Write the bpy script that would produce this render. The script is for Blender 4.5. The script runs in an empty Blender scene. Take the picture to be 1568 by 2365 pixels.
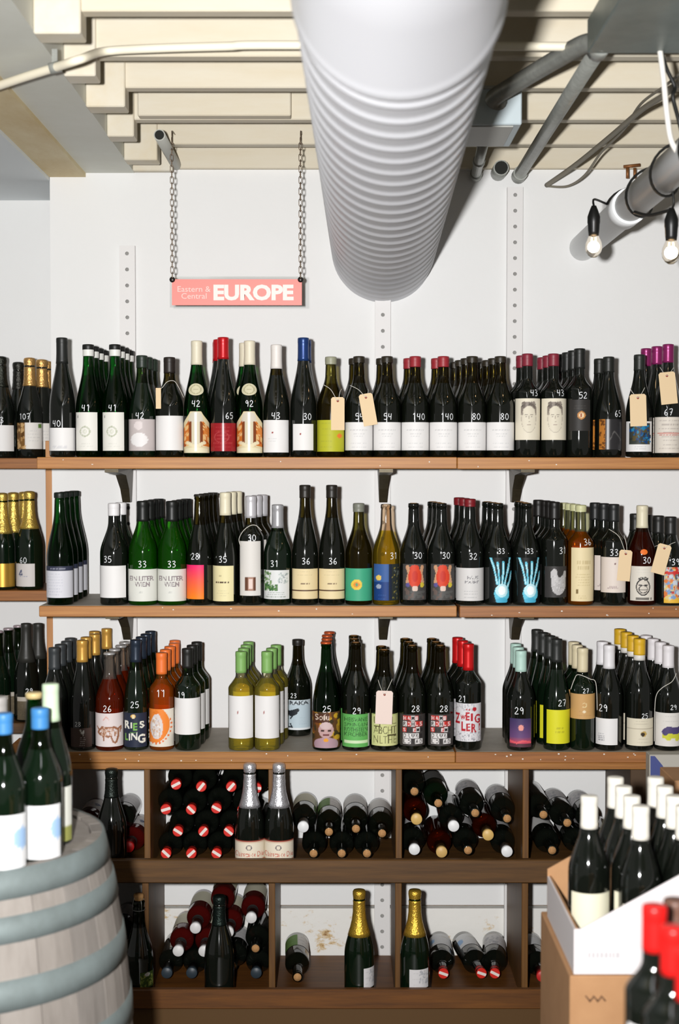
import bpy, math, random
import numpy as np
from mathutils import Vector, Matrix
random.seed(7)
SC = bpy.context.scene
COL = SC.collection
R_ = math.radians

# ------------------------------------------------------------------ camera
F = 2365 * 50.0 / 36.0            # focal length in pixels of the 1568x2365 frame
ZC = 1.70                         # eye height
HOR = 1065.0                      # horizon row
TH = math.atan((1182.5 - HOR) / F)
cam_d = bpy.data.cameras.new('camera'); cam = bpy.data.objects.new('camera', cam_d); COL.objects.link(cam)
cam_d.sensor_fit = 'VERTICAL'; cam_d.sensor_height = 36.0; cam_d.lens = 50.0
cam.location = (0, 0, ZC); cam.rotation_euler = (math.pi / 2 - TH, 0, 0)
cam_d.dof.use_dof = True; cam_d.dof.focus_distance = 4.17; cam_d.dof.aperture_fstop = 3.2
cam_d.clip_start = 0.02
SC.camera = cam

# ------------------------------------------------------------------ world, lights, exposure
wd = bpy.data.worlds.new('world'); SC.world = wd; wd.use_nodes = True
wd.node_tree.nodes['Background'].inputs[0].default_value = (1.0, 0.96, 0.92, 1)
wd.node_tree.nodes['Background'].inputs[1].default_value = 0.145
ld = bpy.data.lights.new('camera_flash', 'SPOT'); lo = bpy.data.objects.new('camera_flash', ld); COL.objects.link(lo)
ld.energy = 770; ld.shadow_soft_size = 0.04; ld.spot_size = R_(96); ld.spot_blend = 1.0; ld.color = (1.0, 0.99, 0.985)
lo.location = (-0.17, 0.0, ZC + 0.055); lo.rotation_euler = (R_(91.5), 0, 0)
SC.view_settings.view_transform = 'Standard'; SC.view_settings.look = 'None'
SC.view_settings.exposure = 0.0; SC.view_settings.gamma = 1.0; SC.view_settings.use_curve_mapping = False
SC.cycles.max_bounces = 14; SC.cycles.transmission_bounces = 12; SC.cycles.glossy_bounces = 4; SC.cycles.diffuse_bounces = 3
SC.cycles.caustics_reflective = False; SC.cycles.caustics_refractive = False
SC.cycles.sample_clamp_indirect = 4.0; SC.cycles.transparent_max_bounces = 32

# ------------------------------------------------------------------ helpers
def W(px, py, d):
    """pixel + distance along +Y -> world point"""
    u = (px - 784.0) / F; v = (1182.5 - py) / F
    dy = math.cos(TH) + v * math.sin(TH); dz = -math.sin(TH) + v * math.cos(TH)
    t = d / dy
    return Vector((u * t, d, ZC + dz * t))
def lin(c):
    r = []
    for x in c[:3]:
        x = x / 255.0
        r.append(x / 12.92 if x <= 0.04045 else ((x + 0.055) / 1.055) ** 2.4)
    return tuple(r)
MATS = {}
def M(name, col, rough=0.5, metal=0.0, trans=0.0, ior=1.45, spec=0.5, noise=None, bump=None, emit=0.0, coat=0.0, alpha=1.0):
    """noise=(scale xyz, amount, colour2) ; bump=(scale, strength)"""
    if name in MATS: return MATS[name]
    m = bpy.data.materials.new(name); m.use_nodes = True; nt = m.node_tree
    b = nt.nodes['Principled BSDF']
    c = lin(col)
    b.inputs['Base Color'].default_value = (*c, 1); b.inputs['Roughness'].default_value = rough
    b.inputs['Metallic'].default_value = metal; b.inputs['IOR'].default_value = ior
    b.inputs['Transmission Weight'].default_value = trans
    b.inputs['Specular IOR Level'].default_value = spec; b.inputs['Coat Weight'].default_value = coat
    if coat: b.inputs['Coat Roughness'].default_value = 0.05
    if alpha < 1: b.inputs['Alpha'].default_value = alpha
    if emit: b.inputs['Emission Color'].default_value = (*c, 1); b.inputs['Emission Strength'].default_value = emit
    if noise or bump:
        tc = nt.nodes.new('ShaderNodeTexCoord')
    if noise:
        sc, amt, c2 = noise
        mp = nt.nodes.new('ShaderNodeMapping'); mp.inputs['Scale'].default_value = sc if hasattr(sc, '__len__') else (sc, sc, sc)
        nt.links.new(tc.outputs['Object'], mp.inputs['Vector'])
        nz = nt.nodes.new('ShaderNodeTexNoise'); nz.inputs['Scale'].default_value = 1.0; nz.inputs['Detail'].default_value = 6; nz.inputs['Roughness'].default_value = 0.65
        nt.links.new(mp.outputs[0], nz.inputs['Vector'])
        rp = nt.nodes.new('ShaderNodeValToRGB'); rp.color_ramp.elements[0].position = 0.5 - amt / 2; rp.color_ramp.elements[1].position = 0.5 + amt / 2
        rp.color_ramp.elements[0].color = (*lin(c2), 1); rp.color_ramp.elements[1].color = (*c, 1)
        nt.links.new(nz.outputs['Fac'], rp.inputs['Fac']); nt.links.new(rp.outputs[0], b.inputs['Base Color'])
    if bump:
        nb = nt.nodes.new('ShaderNodeTexNoise'); nb.inputs['Scale'].default_value = bump[0]; nb.inputs['Detail'].default_value = 4
        nt.links.new(tc.outputs['Object'], nb.inputs['Vector'])
        bp = nt.nodes.new('ShaderNodeBump'); bp.inputs['Strength'].default_value = bump[1]; bp.inputs['Distance'].default_value = 0.004
        nt.links.new(nb.outputs['Fac'], bp.inputs['Height']); nt.links.new(bp.outputs[0], b.inputs['Normal'])
    MATS[name] = m
    return m
def paper(name='label_paper', rough=0.55, metal=0.0):
    if name in MATS: return MATS[name]
    m = bpy.data.materials.new(name); m.use_nodes = True; nt = m.node_tree; b = nt.nodes['Principled BSDF']
    a = nt.nodes.new('ShaderNodeVertexColor'); a.layer_name = 'print'
    nt.links.new(a.outputs[0], b.inputs['Base Color']); b.inputs['Roughness'].default_value = rough; b.inputs['Metallic'].default_value = metal
    b.inputs['Specular IOR Level'].default_value = 0.25
    MATS[name] = m
    return m

class MB:
    def __init__(s): s.v = []; s.f = []; s.mi = []; s.sm = []
    def add(s, vs, fs, mi=0, smooth=False):
        o = len(s.v); s.v += [tuple(p) for p in vs]
        for f in fs: s.f.append(tuple(i + o for i in f)); s.mi.append(mi); s.sm.append(smooth)
        return s
    def box(s, x0, x1, y0, y1, z0, z1, mi=0):
        vs = [(x, y, z) for z in (z0, z1) for y in (y0, y1) for x in (x0, x1)]
        return s.add(vs, [(0, 2, 3, 1), (4, 5, 7, 6), (0, 1, 5, 4), (2, 6, 7, 3), (0, 4, 6, 2), (1, 3, 7, 5)], mi)
    def bbox(s, x0, x1, y0, y1, z0, z1, b=0.003, mi=0):
        """box with chamfered edges along the X direction ends too"""
        if min(x1 - x0, y1 - y0, z1 - z0) < 2.5 * b: return s.box(x0, x1, y0, y1, z0, z1, mi)
        vs = []; idx = {}
        X = (x0, x1); Y = (y0, y1); Z = (z0, z1)
        for i in (0, 1):
            for j in (0, 1):
                for k in (0, 1):
                    sx, sy, sz = (1 - 2 * i) * b, (1 - 2 * j) * b, (1 - 2 * k) * b
                    idx[i, j, k, 0] = len(vs); vs.append((X[i], Y[j] + sy, Z[k] + sz))
                    idx[i, j, k, 1] = len(vs); vs.append((X[i] + sx, Y[j], Z[k] + sz))
                    idx[i, j, k, 2] = len(vs); vs.append((X[i] + sx, Y[j] + sy, Z[k]))
        fs = []
        for i in (0, 1): fs.append([idx[i, 0, 0, 0], idx[i, 1, 0, 0], idx[i, 1, 1, 0], idx[i, 0, 1, 0]])
        for j in (0, 1): fs.append([idx[0, j, 0, 1], idx[1, j, 0, 1], idx[1, j, 1, 1], idx[0, j, 1, 1]])
        for k in (0, 1): fs.append([idx[0, 0, k, 2], idx[1, 0, k, 2], idx[1, 1, k, 2], idx[0, 1, k, 2]])
        for i in (0, 1):
            for j in (0, 1): fs.append([idx[i, j, 0, 0], idx[i, j, 0, 1], idx[i, j, 1, 1], idx[i, j, 1, 0]])
        for i in (0, 1):
            for k in (0, 1): fs.append([idx[i, 0, k, 0], idx[i, 0, k, 2], idx[i, 1, k, 2], idx[i, 1, k, 0]])
        for j in (0, 1):
            for k in (0, 1): fs.append([idx[0, j, k, 1], idx[0, j, k, 2], idx[1, j, k, 2], idx[1, j, k, 1]])
        for i in (0, 1):
            for j in (0, 1):
                for k in (0, 1): fs.append([idx[i, j, k, 0], idx[i, j, k, 1], idx[i, j, k, 2]])
        c = Vector(((x0 + x1) / 2, (y0 + y1) / 2, (z0 + z1) / 2)); out = []
        for f in fs:
            a, b_, d = (Vector(vs[f[0]]), Vector(vs[f[1]]), Vector(vs[f[2]]))
            n = (b_ - a).cross(d - a); m = sum((Vector(vs[q]) for q in f), Vector()) / len(f)
            out.append(tuple(f) if n.dot(m - c) > 0 else tuple(reversed(f)))
        return s.add(vs, out, mi)
    def lathe(s, prof, n=24, mi=0, z_split=None, smooth=True, cx=0, cy=0):
        """prof: list of (r,z) bottom to top; closed at r=0 ends"""
        vs = []; rings = []
        for r, z in prof:
            if r < 1e-6: rings.append([len(vs)]); vs.append((cx, cy, z))
            else:
                rings.append(list(range(len(vs), len(vs) + n)))
                for i in range(n):
                    a = 2 * math.pi * i / n; vs.append((cx + r * math.sin(a), cy - r * math.cos(a), z))
        o = len(s.v); s.v += vs
        for k in range(len(rings) - 1):
            a, b = rings[k], rings[k + 1]
            m = mi if z_split is None or (prof[k][1] + prof[k + 1][1]) / 2 < z_split else 1
            for i in range(n):
                j = (i + 1) % n
                if len(a) == 1 and len(b) == 1: continue
                if len(a) == 1: f = (a[0], b[j], b[i])
                elif len(b) == 1: f = (a[i], a[j], b[0])
                else: f = (a[i], a[j], b[j], b[i])
                s.f.append(tuple(q + o for q in f)); s.mi.append(m); s.sm.append(smooth)
        return s
    def tube(s, pts, r, n=8, mi=0, caps=True, closed=False):
        pts = [Vector(p) for p in pts]; N = len(pts); rings = []; o = len(s.v)
        up = None
        rr = r if hasattr(r, '__len__') else [r] * N
        for i, p in enumerate(pts):
            if closed: t = pts[(i + 1) % N] - pts[i - 1]
            else: t = pts[min(i + 1, N - 1)] - pts[max(i - 1, 0)]
            if t.length < 1e-9: t = Vector((0, 0, 1))
            t.normalize()
            if up is None:
                up = Vector((0, 0, 1)) if abs(t.z) < 0.9 else Vector((1, 0, 0))
            a = (up - t * up.dot(t)).normalized(); b = t.cross(a); up = a
            rings.append([len(s.v) + q for q in range(n)])
            for q in range(n):
                w = 2 * math.pi * q / n
                s.v.append(tuple(p + (a * math.cos(w) + b * math.sin(w)) * rr[i]))
        K = N if closed else N - 1
        for i in range(K):
            A, B = rings[i], rings[(i + 1) % N]
            for q in range(n):
                j = (q + 1) % n; s.f.append((A[q], A[j], B[j], B[q])); s.mi.append(mi); s.sm.append(True)
        if caps and not closed:
            s.f.append(tuple(reversed(rings[0]))); s.mi.append(mi); s.sm.append(False)
            s.f.append(tuple(rings[-1])); s.mi.append(mi); s.sm.append(False)
        return s
    def mesh(s, name, mats):
        me = bpy.data.meshes.new(name); me.from_pydata(s.v, [], s.f)
        for m in (mats if isinstance(mats, (list, tuple)) else [mats]): me.materials.append(m)
        me.polygons.foreach_set('material_index', s.mi); me.polygons.foreach_set('use_smooth', s.sm)
        me.update(); return me
    def build(s, name, mats, parent=None, **kw): return obj(name, s.mesh(name, mats), parent, **kw)
def obj(name, data, parent=None, label=None, cat=None, group=None, kind=None, loc=None):
    o = bpy.data.objects.new(name, data); COL.objects.link(o)
    if parent: o.parent = parent
    if loc is not None: o.location = loc
    tag(o, label, cat, group, kind); return o
def tag(o, label=None, cat=None, group=None, kind=None):
    if label: o['label'] = label
    if cat: o['category'] = cat
    if group: o['group'] = group
    if kind: o['kind'] = kind
def thing(name, label, cat, loc=(0, 0, 0), group=None, rz=0):
    o = obj(name, None, None, label, cat, group, loc=loc); o.rotation_euler = (0, 0, rz); o.empty_display_size = 0.02
    return o
def smooth_path(pts, n=8):
    """Catmull-Rom"""
    P = [Vector(p) for p in pts]; out = []
    for i in range(len(P) - 1):
        a, b, c, d = P[max(i - 1, 0)], P[i], P[i + 1], P[min(i + 2, len(P) - 1)]
        for k in range(n):
            t = k / n
            out.append(0.5 * ((2 * b) + (c - a) * t + (2 * a - 5 * b + 4 * c - d) * t * t + (3 * b - a - 3 * c + d) * t ** 3))
    out.append(P[-1]); return out

# ------------------------------------------------------------------ text -> triangles
_TX = {}
def text_tris(s, bold=0.0, shear=0.0):
    k = (s, bold, shear)
    if k in _TX: return _TX[k]
    cu = bpy.data.curves.new('lettering_curve', 'FONT'); cu.body = s; cu.offset = bold; cu.shear = shear; cu.resolution_u = 3
    cu.align_x = 'CENTER'
    o = bpy.data.objects.new('lettering_curve', cu); COL.objects.link(o)
    dg = bpy.context.evaluated_depsgraph_get(); ev = o.evaluated_get(dg); me = ev.to_mesh()
    me.calc_loop_triangles()
    V = np.array([v.co[:2] for v in me.vertices]); T = np.array([t.vertices[:] for t in me.loop_triangles])
    ev.to_mesh_clear(); bpy.data.objects.remove(o); bpy.data.curves.remove(cu)
    lo_, hi_ = V.min(0), V.max(0)
    _TX[k] = (V - lo_, T, hi_ - lo_)
    return _TX[k]

class Cv:
    """small painter: colours of a printed label on a grid of points"""
    def __init__(s, nx, ny, asp, bg):
        s.nx, s.ny, s.asp = nx, ny, asp
        u = np.linspace(0, 1, nx + 1); v = np.linspace(0, 1, ny + 1)
        s.U, s.V = np.meshgrid(u, v); s.A = np.zeros((ny + 1, nx + 1, 3)); s.A[:] = bg
    def put(s, m, c, a=1.0):
        s.A[m] = s.A[m] * (1 - a) + np.array(c[:3], float) * a; return s
    def rect(s, u0, v0, u1, v1, c, a=1.0): return s.put((s.U >= u0) & (s.U <= u1) & (s.V >= v0) & (s.V <= v1), c, a)
    def ell(s, u, v, ru, rv, c, a=1.0): return s.put(((s.U - u) / ru) ** 2 + ((s.V - v) / rv) ** 2 <= 1, c, a)
    def ring(s, u, v, ru, rv, t, c, a=1.0):
        q = ((s.U - u) / ru) ** 2 + ((s.V - v) / rv) ** 2
        return s.put((q <= 1) & (q >= (1 - t) ** 2), c, a)
    def line(s, pts, t, c, a=1.0):
        for (x0, y0), (x1, y1) in zip(pts[:-1], pts[1:]):
            X, Y = s.U - x0, (s.V - y0) * s.asp; dx, dy = x1 - x0, (y1 - y0) * s.asp
            L = dx * dx + dy * dy + 1e-12; k = np.clip((X * dx + Y * dy) / L, 0, 1)
            s.put((X - k * dx) ** 2 + (Y - k * dy) ** 2 <= t * t, c, a)
        return s
    def grad(s, v0, v1, c0, c1):
        k = np.clip((s.V - v0) / (v1 - v0), 0, 1)[..., None]; m = (s.V >= v0) & (s.V <= v1)
        s.A[m] = (np.array(c0, float) * (1 - k) + np.array(c1, float) * k)[m]; return s
    def text(s, t, u, v, w, h, c, bold=0.02, a=1.0):
        V, T, sz = text_tris(t, bold)
        P = (V / sz - 0.5) * np.array([w, h]) + np.array([u, v])
        m = np.zeros(s.U.shape, bool)
        for tr in T:
            p, q, r = P[tr]
            lo_, hi_ = np.minimum(np.minimum(p, q), r), np.maximum(np.maximum(p, q), r)
            i0, i1 = max(int(lo_[0] * s.nx), 0), min(int(hi_[0] * s.nx) + 2, s.nx + 1)
            j0, j1 = max(int(lo_[1] * s.ny), 0), min(int(hi_[1] * s.ny) + 2, s.ny + 1)
            if i1 <= i0 or j1 <= j0: continue
            X, Y = s.U[j0:j1, i0:i1], s.V[j0:j1, i0:i1]
            d = (q[0] - p[0]) * (r[1] - p[1]) - (q[1] - p[1]) * (r[0] - p[0])
            if abs(d) < 1e-12: continue
            b = ((X - p[0]) * (r[1] - p[1]) - (Y - p[1]) * (r[0] - p[0])) / d
            g = ((q[0] - p[0]) * (Y - p[1]) - (q[1] - p[1]) * (X - p[0])) / d
            m[j0:j1, i0:i1] |= (b >= -0.01) & (g >= -0.01) & (b + g <= 1.01)
        return s.put(m, c, a)
    def blot(s, n, u0, v0, u1, v1, rad, cols, seed=1, a=1.0):
        rg = random.Random(seed)
        for _ in range(n):
            s.ell(rg.uniform(u0, u1), rg.uniform(v0, v1), rad * rg.uniform(0.5, 1.4), rad / s.asp * rg.uniform(0.5, 1.4), rg.choice(cols), a)
        return s
    def lines(s, v0, v1, n, u0, u1, c, seed=3, t=0.012, a=0.6):
        """rows of unreadably small print"""
        rg = random.Random(seed)
        for i in range(n):
            v = v1 + (v0 - v1) * i / max(n - 1, 1); w = (u1 - u0) * rg.uniform(0.6, 1.0); m_ = (u0 + u1) / 2
            u = m_ - w / 2
            while u < m_ + w / 2:
                l = rg.uniform(0.03, 0.09); s.rect(u, v - t, min(u + l, m_ + w / 2), v + t, c, a); u += l + 0.025
        return s

# ------------------------------------------------------------------ label designs
WH = (226, 224, 222); CR = (222, 210, 176); GY = (150, 148, 150)
def art(name, nx, ny, asp):
    c = Cv(nx, ny, asp, WH)
    A = ARTS[name]
    A(c); return c
ARTS = {}
def art_(f): ARTS[f.__name__] = f; return f
@art_
def plain(c): pass
@art_
def faint(c): c.lines(.72, .72, 1, .1, .9, (175, 175, 180), 1, .025, .6).lines(.12, .2, 2, .2, .8, (195, 195, 198), 2, .015, .6)
@art_
def domaine(c): c.lines(.72, .72, 1, .12, .85, (165, 165, 165), 5, .022, .6).lines(.5, .58, 2, .3, .7, (190, 190, 190), 2, .015, .7).lines(.12, .25, 2, .1, .9, (196, 196, 196), 7, .015, .7)
@art_
def ringlab(c): c.A[:] = (224, 222, 214); c.ring(.46, .5, .24, .14, .2, (178, 182, 160)); c.ring(.46, .5, .1, .06, .5, (205, 207, 190)); c.rect(.08, .86, .12, .91, (90, 95, 90)); c.lines(.12, .18, 2, .2, .8, (200, 200, 190))
@art_
def moons(c): c.A[:] = (190, 180, 178); c.ell(.45, .35, .32, .22, (226, 223, 222)); c.ell(.42, .8, .17, .14, (216, 206, 204))
@art_
def ornate(c):
    c.A[:] = (214, 200, 160); c.rect(.0, .2, 1, .82, (198, 110, 40)); c.blot(70, .02, .2, .98, .82, .06, [(210, 130, 60), (170, 80, 25), (222, 180, 120)], 4)
    c.rect(.24, .25, .76, .75, (120, 60, 25)); c.rect(.34, .2, .66, .9, (206, 196, 168)); c.rect(.44, .05, .56, .95, (240, 238, 232)); c.rect(.05, 0, .95, .12, (224, 216, 184))
    c.line([(.15, .28), (.4, .16), (.6, .16), (.85, .28)], .05, (222, 210, 175)); c.ell(.5, .86, .3, .13, (205, 198, 180)); c.rect(.46, .05, .54, .98, (242, 240, 236))
@art_
def redlab(c): c.A[:] = (150, 34, 40); c.ring(.45, .5, .3, .2, .1, (175, 70, 72)); c.lines(.15, .85, 6, .1, .9, (176, 62, 64), 3, .02, .7)
@art_
def reddot(c): c.ell(.38, .62, .04, .03, (150, 50, 45)); c.lines(.35, .42, 2, .15, .6, (195, 195, 195))
@art_
def chartreuse(c): c.A[:] = (178, 178, 44); c.ell(.83, .5, .1, .07, (226, 122, 50)); c.lines(.15, .9, 5, .1, .6, (160, 160, 50), 9, .02, .5)
@art_
def face(c):
    c.A[:] = (220, 212, 192); g = (120, 110, 100)
    c.ell(.5, .52, .3, .33, (206, 197, 178)); c.ell(.5, .49, .27, .31, (216, 208, 188))
    c.blot(130, .24, .76, .76, .9, .035, [(110, 100, 92), (140, 130, 120), (90, 82, 76)], 2); c.rect(.2, .6, .26, .8, (130, 120, 110)); c.rect(.74, .6, .8, .8, (130, 120, 110))
    c.ell(.5, .7, .22, .12, (216, 208, 188)); c.rect(.33, .6, .44, .615, g); c.rect(.56, .6, .67, .615, g); c.rect(.35, .56, .42, .575, g); c.rect(.58, .56, .65, .575, g)
    c.line([(.51, .58), (.47, .45), (.52, .44)], .012, (160, 150, 135)); c.rect(.42, .35, .58, .365, (150, 130, 118)); c.ring(.5, .5, .3, .33, .04, (180, 170, 155))
@art_
def slate(c): c.A[:] = (48, 46, 44); c.ell(.55, .5, .2, .13, (190, 130, 70)); c.ell(.55, .5, .13, .09, (226, 200, 160)); c.rect(.5, .43, .58, .57, (150, 70, 40)); c.lines(.72, .8, 2, .1, .9, (78, 74, 70))
@art_
def ridge(c): c.A[:] = (46, 45, 46); c.rect(0, 0, .22, 1, (176, 112, 44)); c.blot(20, 0, 0, .22, 1, .04, [(100, 60, 24)], 3); c.line([(.4, .3), (.6, .62), (.72, .5), (.9, .3)], .02, (90, 88, 86)); c.rect(.24, 0, .42, 1, (110, 110, 110), .6)
@art_
def bluepic(c):
    c.rect(.08, .25, .92, .94, (52, 56, 50)); c.blot(90, .12, .3, .88, .9, .06, [(24, 90, 140), (18, 60, 110), (80, 70, 40), (40, 46, 44), (30, 120, 160)], 8); c.lines(.1, .16, 2, .15, .85, (170, 170, 172))
@art_
def textlab(c): c.A[:] = (214, 206, 194); c.lines(.12, .9, 8, .08, .92, (170, 160, 152), 6, .014, .7); c.rect(.05, .55, .95, .57, (200, 110, 100)); c.lines(.5, .5, 1, .1, .9, (180, 90, 84), 6, .02, .8)
@art_
def copperhalf(c): c.A[:] = (220, 216, 210); c.rect(0, 0, .4, 1, (120, 84, 40)); c.blot(30, 0, 0, .38, 1, .05, [(170, 130, 80), (90, 60, 26), (196, 160, 110)], 2); c.rect(.9, .8, .98, .95, (96, 130, 60)); c.lines(.2, .8, 6, .5, .95, (190, 188, 184))
@art_
def sail(c): c.A[:] = (206, 200, 196); c.line([(.25, .52), (.34, .7), (.4, .52), (.25, .52)], .03, (90, 96, 120)); c.lines(.44, .44, 1, .25, .7, (120, 128, 160), 2, .02, .8)
@art_
def goldlab(c): c.A[:] = (190, 148, 62)
@art_
def bandtop(c): c.A[:] = (208, 208, 214); c.rect(0, .86, 1, 1, (50, 54, 72)); c.lines(.92, .92, 1, .2, .8, (150, 152, 165), 2, .02, .8); c.lines(.1, .75, 8, .06, .7, (184, 186, 196), 4, .014, .7)
@art_
def ein(c): c.A[:] = (216, 216, 208); c.text('EIN LITER', .5, .71, .84, .15, (140, 130, 132), .025); c.text('WIEN', .54, .53, .52, .15, (140, 130, 132), .025); c.lines(.27, .3, 2, .42, .58, (150, 150, 150))
@art_
def sunset(c): c.grad(0, .55, (244, 132, 26), (240, 90, 70)); c.grad(.55, 1, (240, 90, 70), (238, 40, 110))
@art_
def creamline(c): c.A[:] = (226, 216, 168); c.lines(.53, .53, 1, .1, .9, (70, 50, 40), 5, .025, .9); c.lines(.15, .3, 3, .2, .8, (200, 190, 150)); c.rect(.35, .7, .45, .74, (190, 180, 140))
@art_
def tall(c): c.A[:] = (214, 210, 204); c.rect(.26, .1, .78, .34, (96, 60, 42)); c.rect(.4, .1, .66, .34, (160, 120, 100)); c.rect(.46, .13, .6, .31, (222, 200, 190))
@art_
def botanic(c): c.A[:] = (214, 216, 214); c.blot(60, .02, .3, .3, .95, .03, [(120, 150, 100), (90, 120, 80), (160, 180, 150)], 3); c.blot(60, .05, .3, .55, .5, .035, [(90, 130, 70), (60, 100, 60)], 5); c.blot(40, .6, .5, .95, .9, .025, [(150, 160, 160), (180, 190, 185)], 6); c.lines(.08, .22, 3, .1, .9, (130, 140, 130), 5)
@art_
def creamband(c): c.A[:] = (222, 204, 160); c.rect(0, .27, 1, .3, (84, 60, 44)); c.lines(.5, .52, 1, .32, .7, (110, 90, 70), 5, .02, .8); c.lines(.8, .9, 2, .2, .8, (196, 178, 140)); c.rect(0, .0, 1, .02, (170, 150, 110))
@art_
def teal(c): c.A[:] = (62, 158, 122); c.ell(.42, .5, .2, .16, (224, 190, 70)); c.ell(.42, .5, .11, .09, (220, 140, 60)); c.ell(.42, .5, .06, .05, (90, 150, 110))
@art_
def night(c): c.A[:] = (54, 90, 148); c.rect(0, 0, 1, .5, (24, 58, 118)); c.rect(.58, 0, .66, 1, (20, 30, 50)); c.rect(.66, 0, 1, 1, (40, 46, 44)); c.ell(.18, .62, .1, .07, (224, 190, 90)); c.ell(.18, .38, .09, .06, (150, 160, 180)); c.lines(.05, .15, 2, .1, .5, (60, 100, 160)); c.blot(25, .7, .05, .95, .95, .025, [(130, 120, 60), (90, 96, 90)], 2)
@art_
def foxy(c):
    c.A[:] = (70, 68, 66); c.blot(30, .1, .02, .9, .35, .08, [(100, 86, 80), (84, 84, 82)], 7)
    c.line([(.18, .92), (.26, .74), (.18, .5)], .07, (196, 150, 116)); c.line([(.82, .92), (.76, .74), (.84, .5)], .07, (196, 150, 116)); c.ell(.5, .64, .29, .3, (206, 66, 40)); c.ell(.5, .9, .2, .08, (206, 66, 40)); c.ell(.5, .32, .12, .08, (214, 190, 176)); c.ell(.2, .42, .08, .06, (90, 84, 140)); c.ell(.82, .42, .09, .07, (200, 180, 60)); c.ell(.5, .66, .12, .16, (190, 50, 36))
@art_
def haus(c): c.A[:] = (208, 206, 204); c.text('HAUS', .56, .71, .4, .09, (120, 118, 122), 0); c.text('MARKE', .54, .57, .5, .09, (120, 118, 122), 0); c.rect(.02, .4, .98, .41, (170, 168, 168)); c.lines(.1, .3, 3, .15, .85, (160, 160, 162), 3)
@art_
def hand(c):
    c.A[:] = (8, 14, 14); k = (96, 190, 214); l = (190, 228, 236)
    for x0, y0, x1, y1 in ((.06, 1.0, .34, .42), (.34, .88, .42, .42), (.6, .9, .55, .42), (.9, 1.0, .66, .42), (.98, .68, .76, .3)):
        c.line([(x0, y0), (x0 * .6 + x1 * .4 + .03, y0 * .6 + y1 * .4), (x1, y1)], .045, k); c.line([(x0, y0 - .03), (x0 * .6 + x1 * .4 + .03, y0 * .6 + y1 * .4), (x1, y1)], .018, l)
    c.ell(.54, .2, .34, .2, k); c.ell(.54, .27, .27, .15, l); c.ell(.54, .27, .16, .1, (240, 248, 250)); c.ell(.54, .04, .26, .07, (70, 168, 200))
@art_
def heart(c): c.A[:] = (52, 50, 49); c.ell(.6, .42, .34, .34, (176, 174, 174)); c.line([(.42, .5), (.4, .78)], .16, (186, 184, 184)); c.line([(.85, .45), (.9, .8)], .07, (170, 168, 168)); c.ell(.66, .78, .12, .14, (52, 50, 49)); c.blot(60, .35, .15, .85, .7, .02, [(150, 148, 148), (200, 198, 198)], 5)
@art_
def parchment(c): c.A[:] = (222, 206, 164); c.lines(.62, .72, 2, .2, .8, (180, 160, 115), 2, .03, .5); c.lines(.3, .5, 5, .15, .85, (196, 178, 132), 5, .012, .7); c.rect(.2, .15, .3, .22, (120, 100, 60)); c.lines(.06, .1, 2, .2, .7, (196, 178, 132))
@art_
def rosecard(c): c.A[:] = (216, 204, 194); c.rect(.5, .8, .54, .85, (120, 90, 90)); c.lines(.13, .17, 2, .2, .7, (150, 130, 130), 4, .02, .8)
@art_
def ape(c):
    c.A[:] = (214, 208, 196); k = (50, 48, 48)
    c.ell(.5, .4, .3, .25, k); c.ell(.5, .4, .26, .21, (206, 198, 186)); c.ring(.5, .34, .2, .12, .2, k); c.rect(.3, .44, .45, .47, k); c.rect(.55, .44, .7, .47, k); c.rect(.34, .31, .66, .33, k); c.blot(30, .3, .6, .7, .68, .025, [k], 3); c.rect(.2, .02, .75, .09, (110, 106, 100)); c.rect(.82, .02, .87, .1, k); c.lines(.82, .9, 2, .2, .8, (200, 196, 186))
@art_
def collage(c): c.A[:] = (180, 170, 160); c.rect(0, 0, 1, .14, (222, 176, 60)); c.blot(160, 0, .14, 1, 1, .07, [(196, 60, 50), (120, 150, 190), (214, 190, 120), (190, 200, 210), (210, 120, 60), (90, 90, 100)], 12); c.rect(0, .8, .9, .88, (196, 50, 46))
@art_
def brownlab(c): c.A[:] = (74, 58, 52); c.lines(.1, .5, 5, .45, .75, (190, 184, 180), 3, .02, .8); c.line([(.5, .9), (.56, .72), (.66, .86), (.62, .6)], .03, (200, 196, 192))
@art_
def bull(c):
    c.A[:] = (218, 206, 204); k = (150, 100, 72)
    c.line([(.2, .5), (.3, .58), (.5, .56), (.75, .58), (.86, .5), (.85, .3), (.8, .14)], .028, k); c.line([(.2, .5), (.16, .42), (.24, .36), (.34, .36), (.36, .2)], .028, k); c.line([(.36, .36), (.52, .3), (.62, .34), (.68, .16), (.76, .12)], .028, k); c.line([(.18, .52), (.12, .6)], .02, k); c.line([(.84, .52), (.94, .6), (.92, .44)], .02, k)
    c.blot(40, .25, .34, .8, .55, .03, [(190, 150, 128), (204, 176, 160), (160, 112, 84)], 3); c.line([(.35, .8), (.45, .9), (.55, .82)], .015, (214, 170, 160))
@art_
def riesling(c):
    c.A[:] = (38, 44, 62); g = (120, 176, 80); w = (224, 222, 210)
    c.text('R', .17, .66, .26, .24, w, .03); c.text('I', .36, .64, .07, .18, w, .03); c.text('E', .54, .6, .2, .22, g, .03); c.text('S', .82, .66, .2, .2, w, .03)
    c.text('L', .14, .3, .13, .2, g, .03); c.text('I', .28, .3, .06, .2, w, .03); c.text('N', .49, .33, .3, .24, w, .03); c.text('G', .8, .25, .3, .26, w, .03)
    c.ell(.45, .9, .12, .06, (214, 170, 90)); c.rect(.35, .82, .55, .86, (38, 44, 62)); c.rect(.4, .84, .5, .95, (232, 214, 170)); c.rect(.3, .42, .6, .44, (70, 110, 60))
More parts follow.
